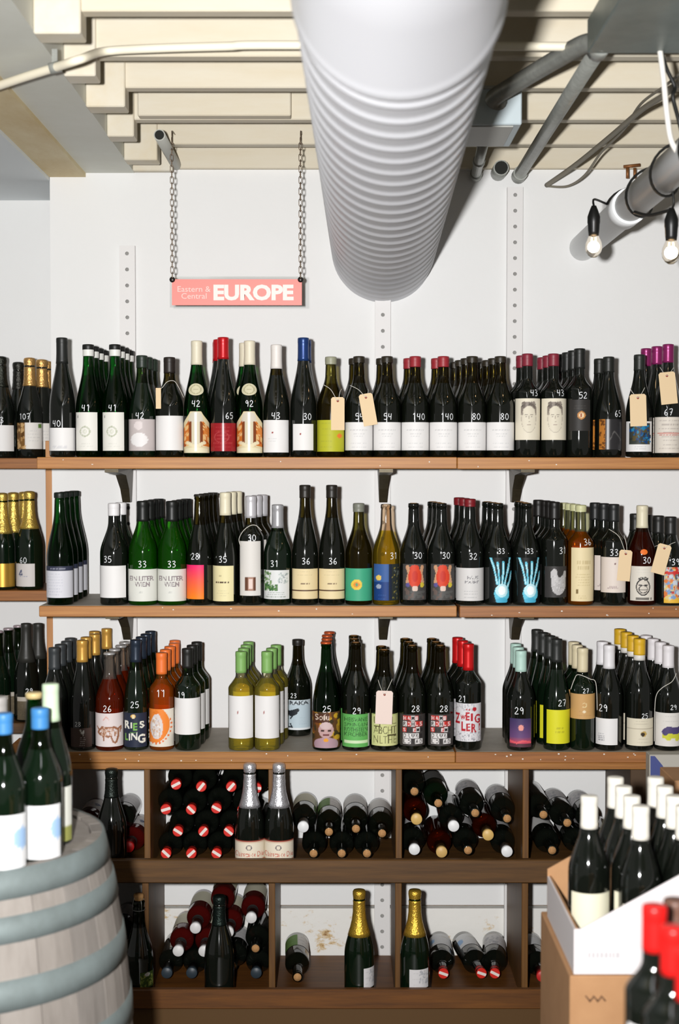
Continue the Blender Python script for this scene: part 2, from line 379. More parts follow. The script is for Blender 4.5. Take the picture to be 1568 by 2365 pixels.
@art_
def orangelab(c):
    c.A[:] = (222, 214, 200); c.ell(.2, .6, .66, .5, (232, 132, 52)); c.ell(.34, .52, .27, .32, (216, 206, 202)); c.ell(.36, .78, .14, .1, (216, 206, 202)); c.blot(40, .16, .28, .5, .75, .035, [(190, 180, 184), (230, 226, 222), (206, 170, 140)], 3)
    for i in range(11):
        a = -2.0 + i * .235; c.ell(.3 + .62 * math.cos(a), .56 + .47 * math.sin(a), .035, .03, (222, 110, 50))
    c.blot(6, .2, .88, .4, .95, .03, [(222, 120, 40)], 3)
@art_
def bluebird(c):
    c.A[:] = (184, 200, 208); k = (34, 38, 44); c.rect(0, .84, 1, 1, (196, 208, 214)); c.text('RAKA', .55, .9, .78, .13, k, .02); c.rect(0, .84, .06, .96, k)
    c.line([(.0, .55), (.25, .6), (.5, .66)], .06, k); c.line([(.2, .52), (.42, .58)], .07, k); c.line([(.3, .5), (.2, .38)], .03, k); c.rect(0, .0, .22, .12, (60, 70, 80)); c.line([(.2, .2), (.3, .02)], .03, k); c.lines(.2, .4, 4, .5, .9, (170, 186, 196)); c.rect(0, 0, 1, .06, (222, 226, 228))
@art_
def sofu(c):
    c.A[:] = (90, 60, 34); c.blot(60, 0, .2, 1, 1, .07, [(190, 150, 40), (120, 70, 30), (60, 50, 30), (160, 120, 40)], 5); c.rect(.05, .7, .62, .95, (76, 44, 26)); c.ell(.5, .5, .28, .22, (186, 152, 150)); c.ell(.5, .1, .44, .2, (170, 140, 150)); c.ell(.5, .62, .22, .1, (200, 176, 174)); c.rect(.32, .46, .44, .5, (60, 40, 36)); c.rect(.56, .46, .68, .5, (60, 40, 36)); c.rect(.38, .34, .62, .39, (110, 60, 60)); c.ell(.5, .22, .08, .05, (220, 150, 40)); c.text('Sofu', .36, .86, .5, .16, (216, 196, 180), .0)
@art_
def greentext(c):
    c.A[:] = (96, 170, 88); k = (44, 76, 44)
    for i, t in enumerate(('HEISVANE', 'SPRINGEN', 'ROTHSTEIN', 'KIRCHBER')): c.text(t, .5, .84 - i * .15, .84, .12, k, .0, .85)
    c.rect(.08, .12, .92, .2, (200, 222, 180)); c.rect(.94, 0, 1, 1, (196, 206, 196))
@art_
def maze(c):
    c.A[:] = (200, 202, 140); k = (84, 80, 48); c.rect(.0, .95, 1, 1, (180, 190, 120))
    c.text('UDL', .5, .8, .86, .24, k, -.01); c.text('ABCHT', .5, .5, .86, .24, k, -.01); c.text('NLTHE', .5, .2, .86, .24, k, -.01); c.line([(.1, .62), (.3, .62), (.3, .68)], .02, k); c.line([(.6, .34), (.9, .34)], .02, k)
@art_
def cuttext(c):
    c.A[:] = (58, 54, 52); rg = random.Random(4)
    for i, t in enumerate(('HAMBR', 'ROHUS', 'SABEMI', 'DRUWI', 'LORAD')):
        n = len(t)
        for j, ch in enumerate(t):
            u = .1 + .8 * (j + .5) / n; v = .88 - i * .185; red = rg.random() < .3
            if red: c.rect(u - .07, v - .075, u + .07, v + .075, (196, 50, 44))
            elif rg.random() < .8: c.rect(u - .075, v - .08, u + .075, v + .08, (214, 210, 208))
            c.text(ch, u, v, .1, .12, (214, 210, 208) if red else (40, 36, 36), .015)
@art_
def zweig(c):
    c.A[:] = (214, 212, 214); r = (176, 34, 44); c.blot(90, 0, 0, 1, .25, .02, [(150, 150, 156), (190, 188, 192)], 3); c.blot(60, 0, .8, .7, 1, .02, [(170, 170, 176), (190, 188, 192)], 5)
    for ch, u, v, w, h in (('Z', .07, .6, .16, .28), ('W', .26, .62, .18, .14), ('E', .44, .66, .14, .22), ('I', .6, .64, .08, .2), ('G', .82, .6, .22, .24), ('L', .28, .4, .16, .24), ('E', .46, .38, .14, .2), ('R', .68, .36, .2, .22), ('!', .9, .38, .05, .2)): c.text(ch, u, v, w, h, r, .03)
    c.ell(.7, .85, .08, .055, r); c.ell(.4, .84, .03, .02, r); c.ell(.5, .83, .03, .02, r)
@art_
def duskhill(c): c.grad(.25, 1, (110, 74, 120), (62, 52, 92)); c.grad(.1, .32, (214, 70, 90), (120, 74, 110)); c.rect(0, 0, 1, .12, (84, 50, 62)); c.ell(.5, .68, .14, .1, (226, 150, 140)); c.line([(0, .2), (.3, .14), (.6, .22), (1, .16)], .04, (220, 90, 100))
@art_
def brightyellow(c): c.A[:] = (214, 210, 40); c.lines(.35, .45, 2, .3, .75, (176, 170, 40), 4, .025, .7)
@art_
def tan(c): c.A[:] = (196, 154, 98); c.ring(.5, .55, .1, .1, .3, (222, 200, 150)); c.lines(.15, .3, 2, .2, .8, (176, 134, 84)); c.ell(.5, .3, .06, .06, (230, 214, 180))
@art_
def cornertext(c): c.lines(.18, .42, 4, .04, .4, (140, 140, 144), 4, .018, .8)
@art_
def shell(c): c.A[:] = (216, 208, 186); c.rect(0, .62, 1, .635, (170, 160, 140)); c.ell(.58, .44, .11, .1, (190, 160, 90)); c.ell(.54, .42, .07, .08, (60, 50, 40)); c.lines(.8, .9, 2, .2, .8, (180, 172, 152)); c.lines(.12, .25, 2, .3, .9, (186, 178, 158))
@art_
def swim(c): c.A[:] = (216, 212, 206); c.rect(.2, .24, 1, .42, (196, 196, 60)); c.blot(20, .2, .2, 1, .45, .06, [(200, 200, 60)], 3); c.line([(.28, .42), (.4, .5), (.7, .46), (.95, .52)], .09, (76, 66, 110)); c.ell(.3, .4, .1, .07, (76, 66, 110)); c.lines(.75, .9, 2, .2, .8, (190, 186, 182))
@art_
def clairette(c): c.A[:] = (222, 212, 192); c.rect(0, .93, 1, 1, (150, 70, 56)); c.rect(0, .88, 1, .91, (200, 160, 130)); c.ring(.5, .66, .1, .13, .3, (120, 110, 110)); c.text('Clairette de Die', .5, .34, .96, .24, (190, 90, 74), .0); c.rect(.0, .05, 1, .09, (190, 130, 100))
@art_
def greenhalf(c): c.A[:] = (214, 210, 204); c.rect(.5, 0, 1, 1, (104, 140, 70)); c.lines(.2, .8, 5, .06, .45, (150, 150, 150)); c.lines(.3, .7, 4, .55, .95, (140, 170, 110))
@art_
def meadow(c): c.A[:] = (70, 92, 40); c.blot(60, 0, 0, 1, .8, .06, [(120, 140, 60), (60, 80, 36), (160, 170, 90)], 4); c.ell(.6, .85, .2, .12, (220, 220, 216))
@art_
def softblue(c): c.A[:] = (216, 216, 216); c.ell(.95, .55, .15, .2, (150, 180, 214)); c.lines(.25, .3, 2, .3, .7, (190, 186, 170))
@art_
def warmwhite(c): c.A[:] = (214, 210, 186)
@art_
def darkkraft(c): c.A[:] = (96, 86, 68); c.rect(0, .82, .95, 1, (180, 172, 160)); c.blot(60, 0, 0, 1, .8, .03, [(84, 74, 58), (110, 98, 78)], 4)
@art_
def halfgreenend(c): c.A[:] = (206, 206, 196); c.rect(0, 0, 1, .28, (138, 140, 76))
@art_
def swedish(c): c.A[:] = (226, 224, 220)
@art_
def smallsquare(c): c.A[:] = (206, 204, 204); c.blot(30, .55, .2, .95, .9, .05, [(186, 186, 188), (170, 170, 174)], 5); c.lines(.2, .8, 5, .1, .6, (180, 178, 178))

@art_
def greyband(c): c.A[:] = (96, 96, 94)
# ------------------------------------------------------------------ bottles
def dark(name, a, b, nz=None): return M(name, a, 0.065, ior=1.5, spec=0.9)
def glass(name, c, dif=.06):
    """coloured wine or glass that lets the light straight through, darker where seen edge-on"""
    if name in MATS: return MATS[name]
    m = bpy.data.materials.new(name); m.use_nodes = True; nt = m.node_tree; nt.nodes.remove(nt.nodes['Principled BSDF'])
    N = lambda t: nt.nodes.new(t); L = nt.links.new; cl = lin(c)
    lw = N('ShaderNodeLayerWeight'); lw.inputs['Blend'].default_value = .35
    cr = N('ShaderNodeValToRGB'); e = cr.color_ramp.elements; e[0].position = .25; e[0].color = (*cl, 1); e[1].position = .95; e[1].color = (cl[0] * .35, cl[1] * .35, cl[2] * .35, 1)
    L(lw.outputs['Facing'], cr.inputs[0])
    tr = N('ShaderNodeBsdfTransparent'); L(cr.outputs[0], tr.inputs[0])
    df = N('ShaderNodeBsdfDiffuse'); df.inputs[0].default_value = (*[x * x for x in cl], 1)
    gl = N('ShaderNodeBsdfGlossy'); gl.inputs['Roughness'].default_value = .07
    fr = N('ShaderNodeFresnel'); fr.inputs[0].default_value = 1.45
    m1 = N('ShaderNodeMixShader'); m1.inputs[0].default_value = dif; L(tr.outputs[0], m1.inputs[1]); L(df.outputs[0], m1.inputs[2])
    m2 = N('ShaderNodeMixShader'); L(fr.outputs[0], m2.inputs[0]); L(m1.outputs[0], m2.inputs[1]); L(gl.outputs[0], m2.inputs[2])
    L(m2.outputs[0], nt.nodes['Material Output'].inputs[0]); MATS[name] = m
    return m
GLS = {
 'black': (dark('glass_black', (14, 17, 13), 0),) * 2,
 'dkgreen': (M('glass_dark_green', (9, 22, 11), 0.065, ior=1.5, spec=0.9), glass('glass_dark_green_neck', (96, 122, 72))),
 'olive': (M('glass_olive_filled', (12, 15, 9), 0.065, ior=1.5, spec=0.9), glass('glass_olive_neck', (132, 122, 66))),
 'green': (glass('glass_green', (40, 124, 58)), glass('glass_green_neck', (60, 150, 80))),
 'litre': (glass('glass_litre_green', (112, 194, 60), .1), glass('glass_litre_green_neck', (120, 196, 90))),
 'yelgreen': (glass('glass_yellow_green', (146, 136, 62)), glass('glass_yellow_green_neck', (170, 164, 104))),
 'clearyellow': (glass('wine_pale_yellow', (244, 234, 150), .12), glass('glass_clear', (246, 244, 226))),
 'strawglass': (glass('wine_straw', (222, 204, 104), .1), glass('glass_straw_neck', (240, 224, 204))),
 'amber': (glass('wine_amber', (230, 172, 74), .12), glass('glass_amber_neck', (226, 226, 200))),
 'orange': (glass('wine_orange', (234, 164, 84), .2), glass('glass_orange_neck', (240, 196, 110))),
 'rose': (glass('wine_rose', (202, 120, 74), .14), glass('glass_rose_neck', (236, 228, 220))),
 'darkrose': (glass('wine_dark_rose', (170, 100, 58), .1), glass('glass_dark_rose_neck', (160, 116, 66))),
 'redwine': (M('wine_red', (66, 11, 9), 0.08, ior=1.5), glass('glass_flint', (226, 226, 224))),
}
RN = {'burg': .0150, 'bord': .0145, 'flute': .0145, 'champ': .0165, 'liter': .0155}
RB = {'burg': .0405, 'bord': .0376, 'flute': .0388, 'champ': .0435, 'liter': .0422}
SH = {'burg': (.50, .83), 'bord': (.625, .765), 'flute': (.40, .86), 'champ': (.43, .83), 'liter': (.50, .84)}
def profile(kind, H, R):
    rn = RN[kind]; hc, hs = SH[kind]; hc *= H; hs *= H
    p = [(0, .004), (R * .55, .003), (R - .006, 0), (R - .002, .0015), (R, .006)]
    p += [(R, hc * q) for q in (.3, .6, .85)]
    for i in range(15):
        t = i / 14; s = .5 + .5 * math.cos(math.pi * t)
        if kind == 'bord': s = .5 + .5 * math.cos(math.pi * t ** .88)
        p.append((rn + .0012 + (R - rn - .0012) * s, hc + (hs - hc) * t))
    p += [(rn + .0003, H * .93 if kind != 'champ' else H - .035)]
    if kind == 'champ': p += [(rn - .0005, H - .03), (rn + .001, H - .028), (rn + .001, H - .022), (rn - .002, H - .02), (rn - .001, H - .016), (rn + .0012, H - .004), (rn - .003, H), (0, H)]
    else: p += [(rn - .0006, H - .0135), (rn + .0009, H - .0125), (rn + .0009, H - .004), (rn, H - .0004), (rn - .004, H), (0, H - .0005)]
    return p
def r_at(prof, z):
    for (r0, z0), (r1, z1) in zip(prof[3:-1], prof[4:]):
        if z0 <= z <= z1 and z1 > z0: return r0 + (r1 - r0) * (z - z0) / (z1 - z0)
    return prof[4][0]
_MC = {}
def body_mesh(kind, H, R, gl, n=28):
    k = (kind, round(H, 4), round(R, 4), gl)
    if k in _MC: return _MC[k]
    b = MB(); b.lathe(profile(kind, H, R), n, z_split=H * .74)
    _MC[k] = b.mesh('glass_body', list(GLS[gl])); return _MC[k]
def cap_mesh(kind, H, R, zb, col, style, lay=0):
    k = ('cap', lay, kind, round(H, 4), round(R, 4), round(zb, 4), col, style)
    if k in _MC: return _MC[k]
    p = profile(kind, H, R); b = MB(); e = .0009 + lay * .0006; l6 = lay * .0006
    if style in ('foil', 'matte', 'wax', 'band'):
        zs = [zb + (H - .014 - zb) * i / 6 for i in range(7)]
        pr = [(r_at(p, zb) - .0005, zb)] + [(max(r_at(p, z) + e, RN[kind] + .0019 + l6), z) for z in zs] + [(RN[kind] + .0022 + l6, H - .0132), (RN[kind] + .0022 + l6, H - .003), (RN[kind] + .0014 + l6, H + .0004 + l6), (RN[kind] - .003, H + .0014 + l6), (0, H + .0014 + l6)]
        pr = [q for q in pr if q[1] >= zb - 1e-6]
        b.lathe(pr, 20)
        if style == 'foil': m = M('capsule_%d_%d_%d' % col, col, 0.32, metal=0.35)
        else: m = M('capsule_matte_%d_%d_%d' % col, col, 0.45)
    elif style == 'champ':
        zs = [zb + (H - .04 - zb) * i / 8 for i in range(9)]
        pr = [(r_at(p, zb) - .0005, zb)] + [(r_at(p, z) + e + .0004 * (i % 2), z) for i, z in enumerate(zs)]
        pr += [(.0182, H - .034), (.0185, H - .03), (.0165, H - .027), (.0178, H - .022), (.0192, H - .01), (.0188, H - .003), (.0165, H + .001), (.008, H + .003), (0, H + .003)]
        b.lathe(pr, 20); m = M('foil_%d_%d_%d' % col, col, 0.3, metal=0.75, bump=(220, .5))
    elif style == 'crown':
        r = RN[kind]
        b.lathe([(r, H - .004), (r + .0026, H - .0045), (r + .0022, H - .001), (r + .0004, H + .002), (0, H + .0025)], 20); m = M('crown_%d_%d_%d' % col, col, 0.35, metal=0.5)
    elif style == 'cork':
        r = RN[kind]
        b.lathe([(r - .0045, H - .004), (r - .0045, H + .0006), (0, H + .0008)], 16); m = M('cork', (196, 150, 98), 0.8, noise=((300, 300, 300), .5, (150, 104, 60)))
    _MC[k] = b.mesh('capsule', m); return _MC[k]
def patch_mesh(kind, H, R, a0, a1, z0, z1, aname, nx, ny, metal=0.0, rough=0.55, off=.0007, arch=False):
    k = ('lab', kind, round(H, 4), round(R, 4), round(a0, 3), round(a1, 3), round(z0, 4), round(z1, 4), aname)
    if k in _MC: return _MC[k]
    p = profile(kind, H, R); asp = (z1 - z0) / max((a1 - a0) * R, 1e-6)
    c = art(aname, nx, ny, asp)
    gx = max(nx, 12); idx = np.round(np.linspace(0, nx, gx + 1)).astype(int)
    vs = []; cols = []
    for j in range(ny + 1):
        z = z0 + (z1 - z0) * j / ny; r = r_at(p, z) + off
        for i in range(gx + 1):
            a = a0 + (a1 - a0) * i / gx; zz = z
            if arch:
                u = i / gx * 2 - 1; top = 1 - .28 * max(0, (abs(u) - .35) / .65) ** .7 if abs(u) > .35 else 1.0
                zz = z0 + (z - z0) * top; r = r_at(p, zz) + off
            if aname in ('emblem', 'dotsticker'):
                u, v = i / gx * 2 - 1, j / ny * 2 - 1; u, v = u * math.sqrt(1 - v * v / 2), v * math.sqrt(1 - u * u / 2)
                a = (a0 + a1) / 2 + (a1 - a0) / 2 * u; zz = (z0 + z1) / 2 + (z1 - z0) / 2 * v; r = r_at(p, zz) + off
            q = (math.sin(a) - math.sin(a0)) / (math.sin(a1) - math.sin(a0)) if abs(math.sin(a1) - math.sin(a0)) > .2 and abs(a0) < 1.5 and abs(a1) < 1.5 else i / gx
            vs.append((r * math.sin(a), -r * math.cos(a), zz)); cols.append(c.A[j, min(nx, max(0, int(round(q * nx))))])
    fs = [(j * (gx + 1) + i, j * (gx + 1) + i + 1, (j + 1) * (gx + 1) + i + 1, (j + 1) * (gx + 1) + i) for j in range(ny) for i in range(gx)]
    me = bpy.data.meshes.new('label'); me.from_pydata(vs, [], fs)
    at = me.color_attributes.new('print', 'FLOAT_COLOR', 'POINT')
    L = np.array(cols) / 255.0; L = np.where(L <= .04045, L / 12.92, ((L + .055) / 1.055) ** 2.4)
    at.data.foreach_set('color', np.concatenate([L, np.ones((len(L), 1))], 1).astype(np.float32).ravel())
    me.materials.append(paper('label_paper_%d_%d' % (int(metal * 100), int(rough * 100)), rough, metal))
    me.polygons.foreach_set('use_smooth', [True] * len(me.polygons)); me.update()
    _MC[k] = me; return me
DIG = {'0': [[(.3, 1), (.08, .75), (.06, .3), (.3, 0), (.55, .3), (.53, .75), (.3, 1)]], '1': [[(.15, .8), (.35, 1), (.33, 0)]], '2': [[(.05, .78), (.25, 1), (.5, .8), (.35, .45), (.03, .03), (.58, .06)]],
 '3': [[(.05, .9), (.4, 1), (.48, .75), (.2, .54), (.52, .36), (.42, .05), (.05, .03)]], '4': [[(.1, 1), (.05, .5), (.5, .52)], [(.48, 1), (.42, 0)]], '5': [[(.55, 1), (.14, .97), (.1, .58), (.42, .6), (.55, .3), (.35, .02), (.05, .08)]],
 '6': [[(.42, 1), (.12, .6), (.08, .2), (.3, 0), (.52, .22), (.35, .46), (.1, .32)]], '7': [[(.05, .97), (.56, 1), (.25, 0)], [(.2, .5), (.5, .52)]], '8': [[(.3, .55), (.08, .78), (.3, 1), (.52, .78), (.3, .55), (.06, .25), (.3, 0), (.54, .25), (.3, .55)]], '9': [[(.5, .75), (.28, 1), (.08, .75), (.28, .52), (.5, .75), (.45, 0)]]}
def price_mesh(kind, H, R, txt, ac, zc, h, col=(226, 228, 230)):
    k = ('price', kind, round(H, 4), round(R, 4), txt, round(ac, 3), round(zc, 4), h)
    if k in _MC: return _MC[k]
    p = profile(kind, H, R); b = MB(); wt = .00098 * (h / .018) ** .5; adv = h * .74; n = len(txt)
    for i, ch in enumerate(txt):
        x0 = (i - n / 2) * adv
        for st in DIG[ch]:
            pts = smooth_path([(x0 + q[0] * h * .95, 0, zc - h / 2 + q[1] * h) for q in st], 4); L = []
            for q, P in enumerate(pts):
                t = (pts[min(q + 1, len(pts) - 1)] - pts[max(q - 1, 0)]); t.y = 0
                if t.length < 1e-9: t = Vector((1, 0, 0))
                t.normalize(); nn = Vector((-t.z, 0, t.x)) * wt
                for sg in (1, -1):
                    Q = P + nn * sg; r = r_at(p, Q.z) + .0008; a = ac + Q.x / R
                    L.append((r * math.sin(a), -r * math.cos(a), Q.z))
            b.add(L, [(2 * q, 2 * q + 1, 2 * q + 3, 2 * q + 2) for q in range(len(pts) - 1)])
    _MC[k] = b.mesh('price_marking', M('paint_marker_white', col, 0.6)); return _MC[k]

def make_bottle(loc, parts, label, group, name='wine_bottle', rot=None):
    t = obj(name, None, None, label, 'bottle', group, loc=loc)
    if rot is not None: t.rotation_euler = rot
    for nm, me, lb in parts:
        c = obj(nm, me, t)
        if lb: c['label'] = lb
    return t

YF = 4.167                         # axis depth of the foremost bottles
SHELF = {1: 1.712, 2: 1.280, 3: 0.853}
NICHE_Y = 4.62
COLS = []
def B(row, x, top, kind, gl, cap, lab, price, n, e, name, y=None, R=None, z=None, extra=None, npr=.018, arch=False, metal=0.0, lrough=.55, group=None, bname='wine_bottle', where=''):
    COLS.append(dict(row=row, x=x, top=top, kind=kind, gl=gl, cap=cap, lab=lab, price=price, n=n, e=e, name=name, y=y or YF, R=R or RB[kind], z=SHELF[row] if z is None else z, extra=extra, npr=npr, arch=arch, metal=metal, lrough=lrough, group=group, bname=bname, where=where))
def build_cols():
    rows = {}
    for c in COLS: rows.setdefault((c['row'], round(c['y'], 2)), []).append(c)
    for cs in rows.values():
        cs.sort(key=lambda c: c['x'])
        for c in cs: c['X'] = W(c['x'], HOR, c['y']).x
        for _ in range(60):                       # neighbours never interpenetrate
            for a, b in zip(cs[:-1], cs[1:]):
                g = (a['R'] + b['R'] + .0012) - (b['X'] - a['X'])
                if g > 0:
                    if g > .003: a['R'] -= g * .12; b['R'] -= g * .12
                    a['X'] -= g * .3; b['X'] += g * .3
        for a, b in zip(cs[:-1], cs[1:]):
            g = (a['R'] + b['R'] + .0004) - (b['X'] - a['X'])
            if g > 0: a['R'] -= g / 2; b['R'] -= g / 2
    for c in COLS:
        R, kind = c['R'], c['kind']; y = c['y']; X = c['X']
        H = W(c['x'], c['top'], y).z - c['z']
        zf = lambda py, d=y - R: W(0, py, d).z - c['z']
        pxm = F / (y - R * .5)
        parts = [('glass_body', body_mesh(kind, H, R, c['gl']), None)]
        if c['cap']:
            for lay, (style, col, yb) in enumerate(c['cap'] if isinstance(c['cap'], list) else [c['cap']]):
                zb = zf(yb, y) if yb else H - .02
                parts.append(('cork' if style == 'cork' else 'crown_cap' if style == 'crown' else 'capsule', cap_mesh(kind, H, R, zb, col, style, lay), None))
        if c['lab']:
            for lb in (c['lab'] if isinstance(c['lab'], list) else [c['lab']]):
                x0, y0, x1, y1, an, nx, ny = lb
                asn = lambda q: math.asin(max(-.985, min(.985, q)))
                cx = c['x']; Rp = R * pxm
                a0, a1 = asn((x0 - cx) / Rp), asn((x1 - cx) / Rp)
                z0, z1 = max(zf(y1), .007), zf(y0)
                parts.append(('label', patch_mesh(kind, H, R, a0, a1, z0, z1, an, nx, ny, c['metal'], c['lrough'], arch=c['arch'] and z1 < H * .6), None))
        front = list(parts)
        if c['price']:
            t, px, py = c['price']; ac = math.asin(max(-.8, min(.8, (px - c['x']) / (R * pxm))))
            front.append(('price_marking', price_mesh(kind, H, R, t, ac, zf(py), c['npr']), 'handwritten white price number'))
        if c['extra']:
            for fn in c['extra']: front += fn(kind, H, R)
        n = c['n']; ymax = (4.52 if y < 4.5 else 4.86) - R - .002
        pitch = 2 * R + .0006
        if n and y + n * pitch > ymax: n = int((ymax - y) / pitch)
        PLACED.append([X, y, R, c, 0, front, 1]); ymx = ymax
        for i in range(1, n + 1): PLACED.append([X + i * c['e'] / 790.0, y + i * pitch, R, c, i, parts, 0])
    for _ in range(120):
        for i, A in enumerate(PLACED):
            for Bq in PLACED[:i]:
                if A[3]['row'] != Bq[3]['row'] or abs(A[0] - Bq[0]) > .09 or abs(A[1] - Bq[1]) > .09: continue
                dx, dy = A[0] - Bq[0], A[1] - Bq[1]; D = math.hypot(dx, dy); g = A[2] + Bq[2] + .0004 - D
                if g <= 0 or (A[6] and Bq[6]): continue
                ux, uy = (dx / D, dy / D) if D > 1e-6 else (0, 1)
                wa = 0 if A[6] else 1 if Bq[6] else .5
                A[0] += ux * g * wa; A[1] += uy * g * wa; Bq[0] -= ux * g * (1 - wa); Bq[1] -= uy * g * (1 - wa)
        for A in PLACED:
            if not A[6]: A[1] = min(A[1], (4.499 if A[3]['y'] < 4.5 else 4.858) - A[2])
            if A[3]['y'] > 4.5 and not A[6]: A[0] = min(A[0], W(117, 700, 4.52).x - .027 - A[2])
    for X, y, R, c, i, parts, fx in PLACED:
        nm = c['name'] + (', ' + c['where'] if c['where'] else '')
        wh = ' ' + c['where'] if c['where'] else ''; base = c['name'].split(' priced')[0]
        suf = ', %s in file' % ('second', 'third', 'fourth', 'fifth')[i - 1] if i else ''
        lab = nm if i == 0 else base + wh + suf
        if len(lab.split()) > 16: lab = base.split(' and ')[0] + wh + suf
        make_bottle((X, y, c['z']), parts, lab, c['group'] or (c['name'] if c['n'] else None), c['bname'])
PLACED = []

# ================================================================== the setting
YW = 4.52
m_wall = M('wall_white_paint', (231, 231, 230), 0.7, noise=((3, 3, 3), .9, (225, 225, 223)), bump=(60, .12))
m_low = M('wall_white_paint_stained', (232, 230, 224), 0.7, bump=(40, .3))
def stain(m):
    nt = m.node_tree; b = nt.nodes['Principled BSDF']; tc = nt.nodes.new('ShaderNodeTexCoord')
    mp = nt.nodes.new('ShaderNodeMapping'); mp.inputs['Scale'].default_value = (9, 9, 16); nt.links.new(tc.outputs['Object'], mp.inputs[0])
    nz = nt.nodes.new('ShaderNodeTexNoise'); nz.inputs['Scale'].default_value = 1; nz.inputs['Detail'].default_value = 10; nz.inputs['Roughness'].default_value = .72; nt.links.new(mp.outputs[0], nz.inputs['Vector'])
    rp = nt.nodes.new('ShaderNodeValToRGB'); e = rp.color_ramp.elements; e[0].position = .575; e[0].color = (*lin((232, 230, 224)), 1); e[1].position = .70; e[1].color = (*lin((122, 76, 34)), 1); q = e.new(.635); q.color = (*lin((206, 178, 130)), 1)
    nt.links.new(nz.outputs['Fac'], rp.inputs[0]); nt.links.new(rp.outputs[0], b.inputs['Base Color'])
stain(m_low)
XWL = W(117, 700, YW).x            # where the wall ends at the niche
zgap = W(800, 2098, YW).z
ZT = W(800, 392, YW).z             # top of the plastered wall
MB().box(XWL, 2.6, YW, YW + .36, zgap + .011, ZT).build('wall_back', m_wall, kind='structure', label='white painted back wall behind the wine shelves')
wl = MB().box(XWL, 2.6, YW, YW + .36, 0, zgap).build('wall_lower', m_low, kind='structure', label='rust stained white wall foot below a horizontal joint')
MB().box(XWL, 2.6, YW + .03, YW + .34, zgap, zgap + .011).build('joint', M('joint_rust', (120, 92, 60), .9), wl)
MB().box(-2.6, XWL, 4.86, 4.96, 0, 2.75).build('wall_niche', m_wall, kind='structure', label='recessed white wall of the niche beside the main shelves')
m_floor = M('floor_concrete', (92, 84, 74), 0.6, noise=((4, 4, 4), .6, (70, 62, 54)))
MB().box(-2.6, 2.6, -2.2, YW + .34, -.06, 0).build('floor', m_floor, kind='structure', label='dull brown concrete shop floor')

# ceiling: deck with joists hanging below it
m_cream = M('joist_cream_paint', (216, 210, 194), 0.65, noise=((2.5, 14, 14), .7, (206, 193, 166)), bump=(30, .15))
m_cream2 = M('joist_block_cream', (216, 212, 200), 0.65, noise=((9, 9, 9), .6, (208, 194, 164)))
m_deck = M('deck_boards', (150, 140, 120), 0.8)
ceil = MB().box(-2.6, 2.6, -2.2, 4.9, 2.9, 2.96).build('ceiling', m_deck, kind='structure', label='cream painted open joist ceiling')
ZJ = ZC + .95
jd = [4.30, 3.99, 3.66, 3.37, 3.04] + [3.04 - .31 * k for k in range(1, 9)]
for k, d in enumerate(jd):
    MB().bbox(-.60, 2.6, d, d + .042, ZJ + random.uniform(-.002, .002), 2.9, .003).build('joist', m_cream, ceil)
    MB().bbox(-.645, -.60 + (.055 if k % 2 == 0 else .03), d - .012, d + .06, ZC + .90, 2.9, .003).build('joist_block', m_cream2, ceil)
MB().bbox(-.645, 2.6, 4.498, YW + .002, ZT, 2.9, .003).build('rim_joist', m_cream, ceil)
MB().bbox(-.645, -.52, 4.465, 4.497, ZT - .014, 2.9, .003).build('joist_block', m_cream2, ceil)
p0, p1 = W(318, 284, 3.95), W(672, 284, 3.95)
MB().bbox(p0.x, p1.x, 3.945, 3.989, ZJ - .001, ZJ + .085, .003).build('sister_board', m_cream, ceil)
# plaster panel, stained beam and lowered soffit beside the joists
m_pan = M('panel_grey_paint', (222, 224, 216), 0.7, noise=((5, 5, 5), .8, (206, 206, 194)))
m_beam = M('beam_yellowed', (226, 214, 180), 0.7, noise=((8, 3, 8), .6, (196, 170, 118)))
m_soff = M('soffit_paint', (222, 228, 230), 0.7, noise=((2, 2, 2), .8, (214, 220, 222)))
MB().box(-.80, -.646, -2.2, YW + .0, ZC + .908, 2.9).build('ceiling_panel', m_pan, kind='structure', label='grey painted flat ceiling strip beside the joist ends')
MB().box(-.915, -.80, -2.2, YW + .0, ZC + .895, 2.9).build('ceiling_beam', m_beam, kind='structure', label='yellowed stained timber beam running under the ceiling')
MB().box(-2.6, -.9155, -2.2, 4.859, ZC + .884, 2.9).build('ceiling_soffit', m_soff, kind='structure', label='pale blue grey lowered soffit over the niche')

# ------------------------------------------------------------------ shelves
m_ply = M('shelf_plywood', (188, 132, 70), 0.5, noise=((3, 60, 120), .5, (146, 90, 38)))
m_ply2 = M('shelf_plywood_dark', (164, 106, 54), 0.5, noise=((3, 60, 120), .5, (116, 70, 30)))
m_oak = M('shelf_worn_oak', (178, 122, 58), 0.5, noise=((3, 50, 110), .5, (124, 76, 30)))
m_dark = M('unit_dark_wood', (98, 66, 28), 0.5, noise=((4, 40, 70), .5, (62, 40, 15)))
m_darkv = M('unit_dark_wood_upright', (118, 80, 32), 0.5, noise=((60, 60, 3), .5, (74, 46, 16)))
m_dark2 = M('unit_base_wood', (112, 68, 22), 0.5, noise=((4, 40, 70), .5, (70, 40, 13)))
m_chip = M('chipped_paint', (214, 208, 198), .7)
m_top = M('shelf_top_sheen', (176, 168, 154), 0.55, noise=((14, 14, 14), .7, (140, 130, 114)))  # light reflected off the shelf tops, painted in as pale grey
YS = 4.118
